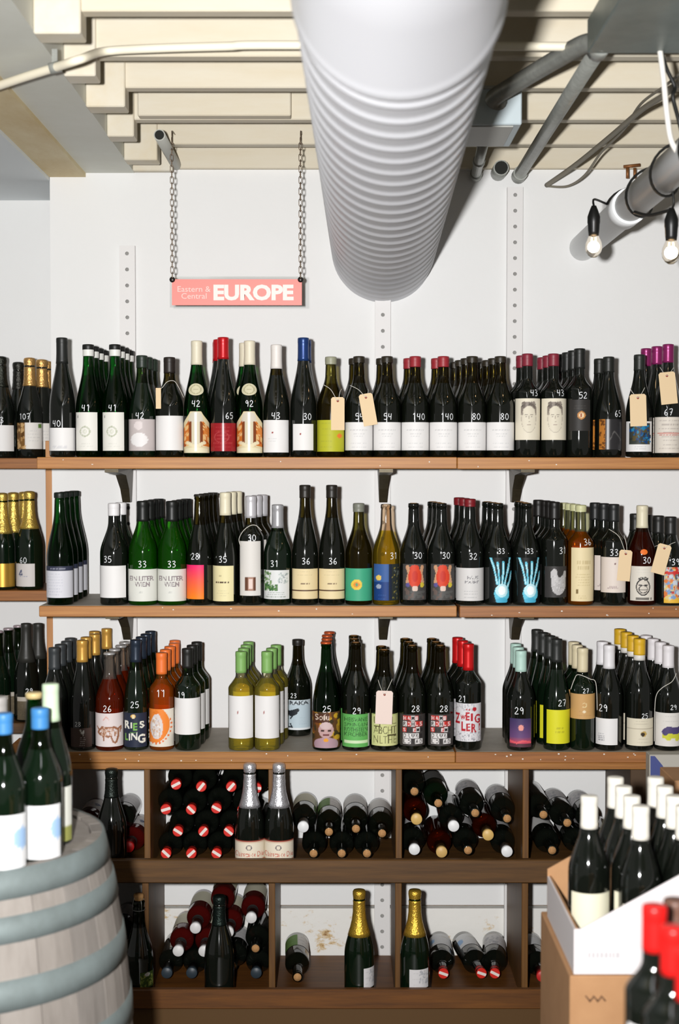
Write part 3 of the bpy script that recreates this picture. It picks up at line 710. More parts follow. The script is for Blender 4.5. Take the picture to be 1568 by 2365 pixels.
def board(name, x0, x1, z1, th, mat, label, y0=YS, y1=YW - .0225, group=None, chips=0, topmat=None):
    b = MB().bbox(x0, x1, y0, y1, z1 - th, z1 - .0005, .002)
    o = b.build(name, mat, label=label, cat='shelf', group=group)
    if topmat: MB().box(x0 + .003, x1 - .003, y0 + .004, y1 - .002, z1 - .0005, z1).build('top_sheen', topmat, o)
    for k in range(chips):
        x = random.uniform(x0 + .02, min(x1, 1.0) - .02); z = random.uniform(z1 - th + .004, z1 - .006); w = random.uniform(.002, .005)
        MB().box(x, x + w, y0 - .0006, y0 + .001, z, z + random.uniform(.002, .004)).build('paint_chip', m_chip, o)
    return o
xs = W(1056, 1070, YS).x
board('wall_shelf', W(85, 1070, YS).x, xs - .001, SHELF[1], .034, m_ply, 'long light plywood shelf board beneath the top row of bottles', chips=5)
board('wall_shelf', xs, 1.3, SHELF[1] - .001, .034, m_ply, 'light plywood shelf board carrying the topmost face-label bottles', chips=3)
xs = W(1058, 1410, YS).x
board('wall_shelf', W(90, 1410, YS).x, xs - .004, SHELF[2], .032, m_ply, 'long light plywood shelf board beneath the middle row of bottles', chips=6, topmat=m_top)
board('wall_shelf', xs + .004, 1.3, SHELF[2] - .0008, .033, m_ply2, 'darker plywood shelf board beneath the amber bottle', chips=8, topmat=m_top)
xs = W(1052, 1750, YS).x
board('wall_shelf', -.93, xs - .001, SHELF[3], .032, m_oak, 'worn oak shelf board over the cubbies, light worn stretch', chips=16, topmat=m_top)
board('wall_shelf', xs, 1.3, SHELF[3] - .0005, .032, m_ply2, 'worn brown shelf board over the cubbies beneath yellow capsules', chips=14, topmat=m_top)
# niche shelves
for z, t, lb in ((SHELF[1] - .002, .034, 'short light shelf board in the niche under the gold foil bottle priced 107'), (SHELF[2] + .004, .034, 'short light shelf board in the niche under gold foil bottles'), (SHELF[3] + .002, .034, 'dark short shelf board in the niche below unlabelled dark capsules')):
    board('niche_shelf', -1.7, XWL - .026, z, t, m_ply2 if z > 1 else m_dark, lb, y0=4.565, y1=4.858)
up = thing('niche_upright', 'light wooden upright board at the edge of the niche shelves', 'upright', (0, 0, 0))
MB().bbox(XWL - .0255, XWL - .001, 4.545, 4.858, .0, W(0, 1018, 4.545).z, .0015).build('upright_board', M('upright_ply', (196, 142, 88), .5, noise=((60, 60, 3), .55, (156, 102, 56))), up)

# cubby unit under the third shelf
cu = thing('cubby_unit', 'dark stained wooden wine cubby unit standing below the shelves', 'shelving unit', (0, 0, 0))
Z3 = SHELF[3] - .0325
MB().bbox(-1.02, W(1500, 1780, YS).x, YS + .004, YW - .0225, Z3 - .02, Z3, .002).build('top_rail', m_oak, cu)
YL = YS - .085
zl1, zl0 = W(0, 1986, YL).z, W(0, 2040, YL).z
zb1, zb0 = W(0, 2286, YL).z, W(0, 2331, YL).z
ZF4, ZF5 = W(0, 1931, YW).z, W(0, 2201, YW).z
XR = W(1500, 1780, YS).x
MB().bbox(-1.02, .872, YL, YL + .022, zl0, zl1, .003).build('front_rail', m_dark, cu)
MB().box(-1.02, .872, YL + .0225, YW - .0225, ZF4 - .012, ZF4).build('cubby_floor', m_dark, cu)
MB().bbox(-1.02, .872, YL, YL + .022, zb0, zb1, .003).build('front_rail', m_dark2, cu)
MB().box(-1.02, .872, YL + .0225, YW - .0225, ZF5 - .018, ZF5).build('cubby_floor', m_dark2, cu)
MB().box(-1.02, .872, YL + .012, YL + .03, 0, zb0).build('plinth', M('plinth_wood', (84, 58, 24), .6), cu)
UPX = []; YD = YS + .006
for px in (42, 340, 627, 921, 1214):
    xc = W(px, 1900, YD).x; UPX.append(xc)
    MB().bbox(xc - .009, xc + .009, YD, YW - .026, ZF4, Z3 - .0205, .0015).build('divider', m_darkv, cu)
    xc = W({42: 40, 340: 336, 627: 628, 921: 920, 1214: 1212}[px], 2150, YD).x
    MB().bbox(xc - .0095, xc + .0095, YD, YW - .026, ZF5, ZF4 - .0125, .0015).build('divider', m_darkv, cu)
xe = W(1456, 1800, YS + .006).x
MB().bbox(xe, XR - .001, YS + .006, YW - .004, ZF5, Z3 - .0205, .0015).build('end_panel', M('unit_end_dark', (70, 50, 28), .6), cu)

# perforated posts and brackets
m_post = M('post_white_steel', (222, 220, 218), .5)
def post(px, ytop, ybot, label):
    x = W(px, 900, YW - .02).x; w = .0245; z1 = W(0, ytop, YW - .02).z; z0 = W(0, ybot, YW - .02).z
    t = thing('shelf_post', label, 'post', (x, YW, z0)); b = MB(); hr = .0062; p = .0493; y = -.0205
    n = int((z1 - z0) / p); p = (z1 - z0) / n
    for k in range(n):
        zc = (k + .5) * p
        O = [(-w, y, zc - p / 2), (0, y, zc - p / 2), (w, y, zc - p / 2), (w, y, zc), (w, y, zc + p / 2), (0, y, zc + p / 2), (-w, y, zc + p / 2), (-w, y, zc)]
        I = [(hr * math.cos(a), y, zc + hr * math.sin(a)) for a in [R_(225 + 45 * q) for q in range(8)]]
        I2 = [(q[0], y + .003, q[2]) for q in I]
        b.add(O + I + I2, [(q, (q + 1) % 8, 8 + (q + 1) % 8, 8 + q) for q in range(8)] + [(8 + q, 8 + (q + 1) % 8, 16 + (q + 1) % 8, 16 + q) for q in range(8)])
    b.build('perforated_face', m_post, t)
    MB().box(-w, -w + .002, y + .0005, -.001, 0, z1 - z0).box(w - .002, w, y + .0005, -.001, 0, z1 - z0).build('flange', m_post, t)
    MB().box(-w + .002, w - .002, -.0022, -.001, 0, z1 - z0).build('hole_shade_strip', M('post_shadow_back', (150, 148, 144), .8), t)  # added grey strip: shadow seen through the holes, put into colour
    return x
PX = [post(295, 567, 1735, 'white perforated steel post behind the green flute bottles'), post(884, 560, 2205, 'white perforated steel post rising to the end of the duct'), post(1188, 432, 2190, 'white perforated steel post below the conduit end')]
m_br = M('bracket_steel', (84, 76, 58), .45, metal=.5, noise=((30, 30, 30), .6, (56, 48, 34)))
for x, nm in zip(PX, ('behind the green flute bottles', 'below the duct end', 'below the conduit end')):
    for zt, z0, rn in ((SHELF[1] - .034, W(0, 1163, 4.3).z, 'top'), (SHELF[2] - .033, W(0, 1482, 4.4).z, 'middle')):
        t = thing('shelf_bracket', 'dark steel bracket under the %s shelf on the post %s' % (rn, nm), 'bracket', (x, YW, zt - .001))
        h = zt - z0
        sp = [(-.022, 0, .017), (-.35, 0, .02), (-.35, -.010, .02), (-.17, -.02, .016), (-.095, -.06 * h / .1, .014), (-.062, -h, .012), (-.022, -h, .012)]; n = len(sp)
        MB().add([(-w, y, z) for y, z, w in sp] + [(w, y, z) for y, z, w in sp], [tuple(range(n)), tuple(range(2 * n - 1, n - 1, -1))] + [(i, n + i, n + (i + 1) % n, (i + 1) % n) for i in range(n)]).build('bracket_arm', m_br, t)
        b = MB(); b.lathe([(0, -.0), (.007, 0), (.006, .003), (0, .0045)], 10)
        s = b.build('bolt', M('bolt_zinc', (190, 188, 182), .3, metal=.8), t); s.location = (0, -.125, -.035); s.rotation_euler = (math.pi / 2, 0, 0)

# ------------------------------------------------------------------ duct
du = thing('ceiling_duct', 'large white spiral ribbed ventilation duct running into the back wall', 'duct', (0, 0, 0))
m_duct = M('duct_white', (206, 207, 211), .42)
c1 = W(885, 580, YW); RD = .1575; slope = Vector((-.0204, -1, .023))
def duct_ring(y, r, n=64):
    c = c1 + slope * (YW - y); return [(c.x + r * math.sin(2 * math.pi * i / n), y, c.z + r * math.cos(2 * math.pi * i / n)) for i in range(n)]
n = 64; ys = np.arange(YW + .0, 2.20, -.0078); vs = []
for y in ys:
    c = c1 + slope * (YW - y)
    for i in range(n):
        ph = ((y / .094) + i / n) % 1.0; bump = .0052 * math.exp(-((ph - .5) / .13) ** 2)
        a = 2 * math.pi * i / n; vs.append((c.x + (RD + bump) * math.sin(a), y, c.z + (RD + bump) * math.cos(a)))
K = len(ys)
b = MB().add(vs, [(k * n + i, k * n + (i + 1) % n, (k + 1) * n + (i + 1) % n, (k + 1) * n + i) for k in range(K - 1) for i in range(n)], smooth=True)
b.build('ribbed_duct', m_duct, du)
vs = []; prof = [(2.225, .0), (2.215, .005), (2.195, .009), (2.175, .006), (2.155, .002), (1.9, .002), (1.2, .002), (.5, .002), (-.6, .002)]
for y, o in prof: vs += duct_ring(y, RD + o)
MB().add(vs, [(k * n + i, k * n + (i + 1) % n, (k + 1) * n + (i + 1) % n, (k + 1) * n + i) for k in range(len(prof) - 1) for i in range(n)], smooth=True).build('smooth_duct', m_duct, du)
q = W(748, 470, 3.2); MB().box(-.004, .004, -.06, .06, -.02, .02).build('seam_strap', m_duct, du, loc=(c1 + slope * (YW - 3.2) + Vector((-RD - .004, 0, .03))))
# ------------------------------------------------------------------ hanging sign
sg = thing('hanging_sign', 'coral red shop sign reading Eastern & Central EUROPE hung on chains', 'sign', (0, 0, 0))
DS = 4.24; a_, b_ = W(392, 638, DS), W(706, 710, DS)
mt = bpy.data.materials.new('acrylic_clear'); mt.use_nodes = True; nt = mt.node_tree; nt.nodes.remove(nt.nodes['Principled BSDF'])
tr = nt.nodes.new('ShaderNodeBsdfTransparent'); gl_ = nt.nodes.new('ShaderNodeBsdfGlossy'); gl_.inputs['Roughness'].default_value = .05; mx = nt.nodes.new('ShaderNodeMixShader'); mx.inputs[0].default_value = .07
tr.inputs[0].default_value = (.95, .96, .96, 1)
nt.links.new(tr.outputs[0], mx.inputs[1]); nt.links.new(gl_.outputs[0], mx.inputs[2]); nt.links.new(mx.outputs[0], nt.nodes['Material Output'].inputs[0])
ac = MB().box(a_.x, b_.x, DS, DS + .004, b_.z, a_.z).build('acrylic_plate', mt, sg)
a_, b_ = W(397, 645, DS), W(697, 705, DS)
MB().box(a_.x, b_.x, DS - .0012, DS - .0002, b_.z, a_.z).build('printed_panel', M('sign_coral', (244, 134, 124), .45), sg)
def lettering(s, px0, py0, px1, py1, d, mat, parent, bold=0.0, nm='lettering'):
    V, T, sz = text_tris(s, bold); p0, p1 = W(px0, py1, d), W(px1, py0, d)
    vs = [(p0.x + v[0] / sz[0] * (p1.x - p0.x), d, p0.z + v[1] / sz[1] * (p1.z - p0.z)) for v in V]
    MB().add(vs, [tuple(t) for t in T]).build(nm, mat, parent)
m_let = M('sign_lettering', (246, 226, 220), .5)
lettering('EUROPE', 493, 657, 678, 694, DS - .0018, m_let, sg, .045)
lettering('Eastern &', 410, 661, 486, 674, DS - .0018, M('sign_lettering_pale', (246, 200, 192), .5), sg)
lettering('Central', 419, 677, 477, 690, DS - .0018, MATS['sign_lettering_pale'], sg)
for px, pt in ((398, 328), (694, 328)):
    top = Vector((W(px + 2, 646, DS).x, DS - .002, ZJ)); bot = W(px, 646, DS); bot.y = DS - .002
    g = MB().lathe([(0, 0), (.0085, 0), (.0085, .003), (.004, .006), (0, .006)], 14).build('grommet', M('grommet_dark', (60, 56, 54), .3, metal=.7), sg)
    g.location = bot + Vector((0, .002, 0)); g.rotation_euler = (math.pi / 2, 0, 0)
    ch = obj('chain', None, sg); ln = .0205; k = 0; z = bot.z + .004
    lm = MB(); pts = [(.0048 * math.cos(w), 0, (.0062 if math.sin(w) > 0 else -.0062) + .0048 * math.sin(w)) for w in [2 * math.pi * (i + .5) / 14 for i in range(14)]]
    lme = _MC.setdefault('link', lm.tube(pts, .0011, 6, closed=True).mesh('link', M('chain_steel', (120, 104, 88), .35, metal=.6)))
    while z < top.z + .004:
        l = obj('link', lme, ch, loc=(bot.x, DS - .002, z + .008)); l.rotation_euler = (0, 0, R_(20 if k % 2 else 105)); z += .0165; k += 1
    MB().tube([(bot.x, DS - .002, z - .006), (bot.x + .001, DS - .002, z + .02), (bot.x + .003, 4.2995, z + .024)], .0016, 6).build('hook', MATS['chain_steel'], sg)

# ------------------------------------------------------------------ pipes, conduits, boxes under the ceiling
m_galv = M('galvanised_conduit', (166, 168, 162), .4, metal=.35, noise=((40, 40, 40), .6, (132, 134, 128)))
def pipe(name, pts, r, mat, label, cat='pipe', rings=(), n=16, shade_disc=None):
    t = thing(name, label, cat, (0, 0, 0)); MB().tube(pts, r, n).build('tube', mat, t)
    for p, d, rr, l in rings:
        p = Vector(p); d = Vector(d).normalized(); MB().tube([p - d * l / 2, p + d * l / 2], rr, n).build('coupling', mat, t)
    if shade_disc:
        p, d, rr = shade_disc; p = Vector(p); d = Vector(d).normalized(); MB().tube([p + d * .0005, p + d * .001], rr, n).build('bore_shade_disc', M('bore_shade', (22, 24, 20), .8), t)  # pipe end is closed; near-black disc paints the shade inside its mouth
    return t
e_ = W(408, 384, YW)
p_n = Vector((e_.x, 4.09, e_.z))
pipe('pipe_stub', [p_n, (e_.x, YW - .02, e_.z)], .0165, M('pipe_grey', (170, 170, 162), .5), 'grey open pipe stub protruding from the wall beside the chain', shade_disc=(p_n, (0, -1, 0), .0135))
cp = [(0, 197), (60, 177), (127, 156), (185, 137), (240, 119), (350, 112), (520, 107), (690, 104)]
pts = []
for px, py in cp:
    h = ZC + .878 if px < 240 else ZC + .93
    d = F * (h - ZC) / (HOR - py); pts.append(W(px, py, d))
w0 = pts[0] + (pts[0] - pts[1]) * 3; ext = pts[-1] + Vector((1.0, .02, .0))
cab = pipe('ceiling_cable', smooth_path([w0] + pts + [ext], 6), .0098, M('cable_cream', (232, 224, 202), .5), 'thick cream painted cable strapped below the joists', 'cable')
q = pts[2]
MB().tube([q + Vector((-.012, 0, -.003)), q + Vector((.012, 0, .003))], .0125, 14).box(q.x - .006, q.x + .006, q.y - .004, q.y + .004, q.z + .01, ZC + .908).build('clamp', m_galv, cab)

jb = thing('junction_box', 'blue grey steel junction box hanging below the joists by the duct', 'box', (0, 0, 0))
xr = W(1205, 300, 3.626).x; zb = ZC + .85
MB().bbox(.30, xr, 3.626, 3.88, zb, ZJ - .004, .003).build('box_body', M('box_blue_grey', (186, 198, 202), .5), jb)
MB().box(.30, xr + .006, 3.62, 3.626, ZJ - .012, ZJ - .004).box(.30, xr - .02, 3.64, 3.86, zb - .003, zb).build('cover_plate', M('box_grey', (170, 170, 164), .5), jb)
a = W(1118, 348, 3.88); b2 = W(1098, 408, YW)
d_ = (b2 - Vector((a.x, 3.885, zb + .02)))
s0 = Vector((a.x, 3.885, zb + .02))
pipe('conduit_stub', [s0, b2 + Vector((0, -.002, 0))], .0155, m_galv, 'short galvanised conduit from the junction box into the wall', rings=((s0 + d_ * .55, d_, .0185, .035), (s0 + d_ * .93, d_, .0195, .05)))
a = W(1150, 401, YW)
pipe('pipe_stub', [a + Vector((0, -.09, 0)), a + Vector((0, -.002, 0))], .024, m_galv, 'open galvanised pipe end in the wall between two conduits', shade_disc=(a + Vector((0, -.09, 0)), (0, -1, 0), .0205))
a = W(1195, 411, YW); z_c = a.z
nb = Vector((a.x, 3.11, z_c))
pipe('rigid_conduit', [nb, a + Vector((0, -.002, 0))], .0185, m_galv, 'straight galvanised conduit running from wall to the ceiling box', rings=((a + Vector((0, -.05, 0)), (0, 1, 0), .0225, .06), (nb, (0, 1, 0), .023, .05)))
gb = thing('ceiling_box', 'large dark galvanised metal box fixed under the joists', 'box', (0, 0, 0))
MB().bbox(a.x - .03, 1.5, 2.0, 3.085, z_c - .0185, ZJ - .003, .003).build('box_body', M('galv_dark', (136, 146, 142), .45, metal=.3, noise=((6, 6, 6), .7, (88, 96, 92))), gb)
fl = thing('flexible_conduit', 'ribbed flexible metal conduit arching from the box to the ceiling', 'conduit', (0, 0, 0))
fp = smooth_path([Vector((.40, 3.60, zb + .05)), W(1142, 225, 3.56), W(1200, 188, 3.45), W(1280, 140, 3.28), W(1345, 104, 3.14), Vector((a.x + .0, 3.06, z_c + .0))], 26)
MB().tube(fp, [.0185 + (.003 if i % 2 else 0) for i in range(len(fp))], 14).build('ribbed_tube', m_galv, fl)
m_wire = M('wire_grey', (128, 122, 108), .6)
for k, (o1, lb) in enumerate(((0, 'grey cable bundle sagging from the wall under the joists'), (1, 'thin looping grey wire hanging beside the cable bundle'))):
    if k == 0: pp = [(1262, 428, 4.5), (1330, 380, 4.3), (1410, 315, 4.0), (1480, 255, 3.7), (1540, 215, 3.45), (1600, 160, 3.2)]; r = .0075
    else: pp = [(1265, 430, 4.5), (1310, 430, 4.45), (1350, 405, 4.35), (1390, 350, 4.2), (1440, 300, 3.95), (1480, 240, 3.7), (1540, 195, 3.45), (1600, 145, 3.2)]; r = .0036
    t = thing('hanging_cable', lb, 'cable', (0, 0, 0)); MB().tube(smooth_path([W(*q) for q in pp], 8), r, 8).build('wire', m_wire, t)
t = thing('pipe_hanger', 'small rusty copper pipe hanger on the wall top', 'hanger', (0, 0, 0))
m_cu = M('copper_rust', (140, 92, 52), .5, metal=.4)
for px in (1449, 1466): MB().tube([W(px, 388, 4.45), W(px, 412, 4.45)], .005, 8).build('hanger_rod', m_cu, t)
MB().tube([W(1440, 385, 4.45), W(1478, 381, 4.45)], .005, 8).tube([W(1458, 384, 4.45), W(1458, 384, YW - .01)], .005, 8).build('crossbar', m_cu, t)
# white pipe
wpz = W(1345, 572, YW)
wp = pipe('drain_pipe', [Vector((wpz.x, 1.2, wpz.z)), wpz + Vector((0, -.001, 0))], .0415, M('pvc_white', (228, 230, 230), .4), 'thick white plastic pipe wrapped with a light string', rings=((Vector((wpz.x, 3.83, wpz.z)), (0, 1, 0), .048, .1),), n=28)
# light string
m_blk = M('socket_black', (20, 21, 20), .4); m_bw = M('cord_black', (26, 26, 24), .5)
m_bulb = M('bulb_glass', (255, 246, 232), .02, trans=1.0, ior=1.1); m_fil = M('filament', (255, 176, 92), .5, emit=16)
def bulb(px, py, d, label):
    p = W(px, py, d); t = thing('string_light_bulb', label, 'light bulb', p, 'bulbs of the light string')
    MB().lathe([(0, .0), (.013, 0), (.0145, .012), (.0155, .03), (.0165, .034), (.0165, .05), (.011, .066), (.006, .078), (0, .078)], 18).build('socket', m_blk, t)
    MB().lathe([(0, -.056), (.006, -.0555), (.014, -.05), (.0205, -.04), (.0225, -.03), (.0205, -.017), (.0145, -.004), (.0125, .002)], 20).build('bulb', m_bulb, t)
    MB().tube([(-.004, 0, -.004), (-.006, 0, -.03), (-.002, 0, -.038), (.003, 0, -.03), (.005, 0, -.038), (.006, 0, -.028), (.004, 0, -.004)], .0022, 6).build('filament', m_fil, t)
    l = bpy.data.lights.new('bulb_light', 'POINT'); l.energy = .5; l.color = (1, .72, .42); l.shadow_soft_size = .018
    q = bpy.data.objects.new('bulb_light', l); COL.objects.link(q); q.location = p + Vector((0, 0, -.028))
    return p
b1 = bulb(1371, 545, 3.72, 'lit filament bulb hanging against the pipe end'); b2_ = bulb(1550, 556, 3.42, 'lit filament bulb dangling free of the pipe')
lw = thing('light_string_cord', 'black light string cord wound around the white pipe', 'cord', (0, 0, 0))
wr = []; yy = 3.55
for i in range(90):
    y = 3.86 - i * .012; a = -1.2 + i * .27
    wr.append((wpz.x + .0475 * math.sin(a) * (1.06 if 3.77 < y < 3.89 else 1), y, wpz.z + .0475 * math.cos(a) * (1.06 if 3.77 < y < 3.89 else 1)))
MB().tube(wr, .0035, 6).build('wound_cord', m_bw, lw)
MB().tube(smooth_path([b1 + Vector((0, 0, .076)), b1 + Vector((.006, .03, .1)), wr[0]], 6), .003, 6).build('drop_cord', m_bw, lw)
MB().tube(smooth_path([W(1465, 490, 3.55), W(1500, 497, 3.5), b2_ + Vector((0, 0, .074))], 6), .0042, 6).build('drop_cord', m_bw, lw)
MB().tube(smooth_path([b2_ + Vector((0, 0, .074)), W(1556, 470, 3.4), W(1553, 440, 3.4)], 6), .0028, 6).build('drop_cord', m_bw, lw)
t = thing('white_cord', 'white electrical cord dropping from the ceiling box to the pipe', 'cord', (0, 0, 0))
MB().tube(smooth_path([W(1524, 116, 3.07), W(1532, 180, 3.07), W(1541, 270, 3.08), W(1552, 330, 3.1), W(1580, 372, 3.12)], 8), .0062, 10).build('cord', M('cord_white', (226, 222, 214), .5), t)
t = thing('black_cord', 'black electrical cord twisted beside the white one', 'cord', (0, 0, 0))
MB().tube(smooth_path([W(1526, 116, 3.078), W(1540, 160, 3.1), W(1558, 200, 3.11), W(1554, 225, 3.1), W(1568, 280, 3.12), W(1580, 330, 3.12)], 8), .0045, 8).build('cord', m_bw, t)

# ================================================================== standing bottles
BK = ('matte', (24, 24, 24)); 
def cap(style, col, yb): return (style, col, yb)
BLK = (26, 27, 26)
# ---- top row
B(1, 150, 781, 'flute', 'black', cap('matte', (30, 32, 30), 840), (118, 988, 181, 1041, 'faint', 24, 16), ('40', 143, 978), 0, 0, 'tall black flute bottle with plain white low label priced 40')
ringL = lambda x: (x - 25, 952, x + 24, 1041, 'ringlab', 26, 44)
for x, xe, wh in ((206, 2, 'next to the tall black flute'), (268, 1, 'next to the two-circle label')):
    B(1, x, 797, 'flute', 'green', [('matte', (222, 222, 216), 823), ('matte', (22, 24, 22), 808)], ringL(x - 1), ('41', x, 942), 3, xe, 'green flute bottle with white neck band and ring emblem', group='green flute bottles with white neck bands', where=wh)
B(1, 329, 822, 'flute', 'dkgreen', cap('matte', (34, 46, 36), 850), (297, 968, 362, 1041, 'moons', 30, 36), ('42', 329, 960), 2, 4, 'dark bottle with greyish pink label of two pale circles priced 42')
B(1, 393, 826, 'burg', 'olive', cap('matte', (38, 32, 28), 862), (363, 960, 425, 1040, 'plain', 6, 4), None, 0, 0, 'dark bottle with blank white label and string around its neck')
EMB = lambda x: (x - 21, 885, x + 21, 913, 'emblem', 24, 16)
@art_
def emblem(c): c.A[:] = (206, 200, 168); c.ring(.5, .5, .36, .4, .2, (170, 164, 130)); c.lines(.5, .5, 1, .3, .7, (150, 140, 110))
for x, n_, e_x, pr, wh in ((456, 0, 0, '42', 'next to the string-necked bottle'), (575, 1, -20, '92', 'next to the white capsule')):
    B(1, x, 788, 'flute', 'green', cap('matte', (220, 212, 188), 843), [(x - 29, 950, x + 29, 1046, 'ornate', 44, 60), EMB(x)], (pr, x + 2, 932), n_, e_x, 'green flute bottle with ornate orange label', arch=True, where=wh)
B(1, 515, 780, 'flute', 'black', cap('foil', (196, 26, 34), 830), (487, 977, 545, 1042, 'redlab', 40, 40), ('65', 532, 960), 2, -11, 'dark flute bottle with red capsule and red label priced 65', lrough=.25)
B(1, 637, 797, 'flute', 'olive', cap('matte', (226, 220, 214), 852), (607, 970, 665, 1045, 'reddot', 40, 40), ('43', 638, 960), 0, 0, 'dark bottle with white capsule and small red mark on white label')
B(1, 701, 781, 'flute', 'black', [('foil', (34, 62, 118), 834)], (678, 979, 724, 1040, 'reddot', 30, 30), ('30', 712, 962), 1, 4, 'dark flute bottle with blue capsule and small white label')
B(1, 763, 825, 'burg', 'yelgreen', cap('matte', (150, 150, 128), 842), (729, 970, 793, 1043, 'chartreuse', 40, 44), None, 0, 0, 'olive yellow bottle with yellow green label and beige tag')
for x, n_, e_x, pr, cp_, g, wh in ((828, 1, -9, '54', None, 0, 'next to the yellow green label'), (893, 1, -11, '54', None, 0, 'next to the red wax tops'), (958, 1, -12, '140', (150, 40, 48), 1, 'third after the yellow green label'), (1022, 1, -11, '140', (150, 40, 48), 1, 'third before the drawn faces'), (1090, 3, -8, '80', None, 2, 'next to a red wax top'), (1155, 3, -9, '80', None, 2, 'next to a drawn face label')):
    B(1, x, 824, 'burg', 'olive', cap('matte', cp_ or (40, 34, 22), 848 if cp_ else 838), (x - 32, 975, x + 31, 1040, 'domaine', 40, 36), (pr, x + (8 if pr != '54' else 2), 962), n_, e_x,
      ('dark burgundy bottle with white label', 'dark burgundy bottle with red wax top', 'dark burgundy bottle with white label')[g], where=wh, group=('white label bottles priced 54', 'red wax bottles priced 140', 'white label bottles priced 80')[g])
for x, n_, e_x, wh in ((1216, 1, -6, 'next to a white label'), (1277, 2, -4, 'next to the orange oval')):
    B(1, x, 818, 'bord', 'black', cap('matte', (128, 36, 52), 846), (x - 28, 920, x + 29, 1016, 'face', 44, 66), ('43', x + 14, 907), n_, e_x, 'bordeaux bottle with maroon capsule and drawn face', where=wh, group='bottles with a drawn face', R=.0372)
B(1, 1337, 806, 'bord', 'black', cap('matte', (26, 28, 26), 852), (1312, 923, 1358, 995, 'slate', 32, 40), ('52', 1342, 913), 3, -5, 'black bordeaux bottle with grey label and orange oval priced 52')
B(1, 1404, 825, 'flute', 'black', cap('matte', (30, 32, 28), 860), (1380, 968, 1436, 1038, 'ridge', 40, 40), ('65', 1423, 955), 1, -10, 'black bottle with dark label and orange strip priced 65', lrough=.3)
B(1, 1475, 820, 'flute', 'black', cap('matte', (34, 38, 34), 856), (1437, 973, 1500, 1043, 'bluepic', 44, 44), None, 0, 0, 'dark bottle with framed blue picture label and beige tag')
B(1, 1541, 796, 'flute', 'black', cap('foil', (140, 40, 98), 838), (1504, 963, 1574, 1046, 'textlab', 44, 40), ('67', 1537, 952), 2, -12, 'dark bottle with purple capsule and cream text label priced 67')
# ---- top row in the niche
NZ = SHELF[1] - .002
B(1, 4, 825, 'champ', 'black', cap('champ', (40, 42, 36), 895), (-40, 982, 34, 1042, 'plain', 6, 4), ('93', 8, 970), 0, 0, 'dark foil sparkling bottle with white label priced 93', y=NICHE_Y, z=NZ, bname='sparkling_wine_bottle')
B(1, 70, 828, 'champ', 'black', cap('champ', (206, 160, 96), 892), (40, 976, 100, 1037, 'copperhalf', 36, 32), ('107', 64, 962), 2, 16, 'sparkling bottle with rose gold foil and half brown label priced 107', y=NICHE_Y, z=NZ, R=.0405, bname='sparkling_wine_bottle')
B(1, 44, 838, 'champ', 'black', cap('champ', (48, 48, 44), 900), None, None, 0, 0, 'dark foil sparkling bottle standing behind the one priced 107', y=NICHE_Y + .085, z=NZ, R=.0405, bname='sparkling_wine_bottle')
# ---- middle row
B(2, 137, 1138, 'flute', 'green', cap('matte', (22, 30, 24), 1150), (103, 1308, 168, 1381, 'bandtop', 40, 44), None, 3, 0, 'dark green flute bottle with white label under a blue band', extra=None)
B(2, 262, 1163, 'burg', 'black', cap('matte', (226, 224, 224), 1191), (230, 1307, 291, 1381, 'plain', 6, 4), ('35', 253, 1292), 1, 9, 'dark bottle with short white capsule and blank white label priced 35')
for x, wh in ((330, 'next to the blank label'), (396, 'next to the pink orange label')):
    B(2, x, 1158, 'liter', 'litre', cap('matte', (22, 24, 22), 1204), (x - 36, 1315, x + 35, 1389, 'ein', 66, 60), ('33', x + 4, 1303), 3, 4, 'big bright green litre bottle', where=wh, group='bright green litre bottles')
B(2, 465, 1143, 'flute', 'olive', cap('crown', (60, 58, 54), None), (433, 1305, 477, 1384, 'sunset', 20, 40), ('28', 458, 1285), 3, 5, 'dark flute bottle with pink to orange label priced 28')
B(2, 520, 1138, 'flute', 'olive', cap('matte', (222, 214, 186), 1190), (488, 1307, 540, 1389, 'creamline', 40, 44), ('35', 517, 1292), 2, 9, 'dark bottle with cream capsule and cream label priced 35')
B(2, 577, 1146, 'bord', 'olive', cap('foil', (214, 212, 216), 1196), (553, 1250, 600, 1376, 'tall', 30, 60), ('30', 582, 1242), 2, 10, 'bordeaux bottle with silver capsule and tall white label')
B(2, 643, 1166, 'burg', 'dkgreen', cap('foil', (176, 176, 178), 1219), (611, 1317, 670, 1384, 'botanic', 44, 44), ('31', 638, 1302), 0, 0, 'slim dark bottle with silver capsule and leafy white label')
for x, wh in ((705, 'next to the leafy label'), (767, 'next to the teal label')):
    B(2, x, 1121, 'flute', 'olive', cap('matte', (34, 30, 24), 1150), (x - 29, 1314, x + 29, 1384, 'creamband', 36, 44), ('36', x + 4, 1296), 0, 0, 'tall dark bottle with two-part cream label', where=wh, group='tall dark bottles with two-part cream labels')
B(2, 828, 1163, 'burg', 'yelgreen', cap('wax', (120, 122, 110), 1182), (797, 1313, 859, 1388, 'teal', 44, 48), None, 0, 0, 'olive bottle with teal green label and yellow circle')
B(2, 890, 1164, 'burg', 'strawglass', None, (862, 1303, 923, 1387, 'night', 44, 48), ('31', 908, 1284), 0, 0, 'clear straw yellow bottle with blue and black label')
for x, n_, e_x, wh in ((952, 0, 0, 'next to the straw yellow bottle'), (1018, 2, -5, 'next to the dark red wax top')):
    B(2, x, 1162, 'burg', 'black', cap('cork', (196, 150, 98), None), (x - 25, 1303, x + 28, 1386, 'foxy', 40, 50), ('30', x + 10, 1283), n_, e_x, 'black bottle with red mask label', where=wh, group='bottles with a red mask label')
B(2, 1086, 1153, 'burg', 'black', cap('wax', (120, 22, 30), 1170), (1053, 1312, 1120, 1388, 'haus', 48, 48), ('32', 1092, 1285), 2, -8, 'dark bottle with dark red wax top and white label priced 32')
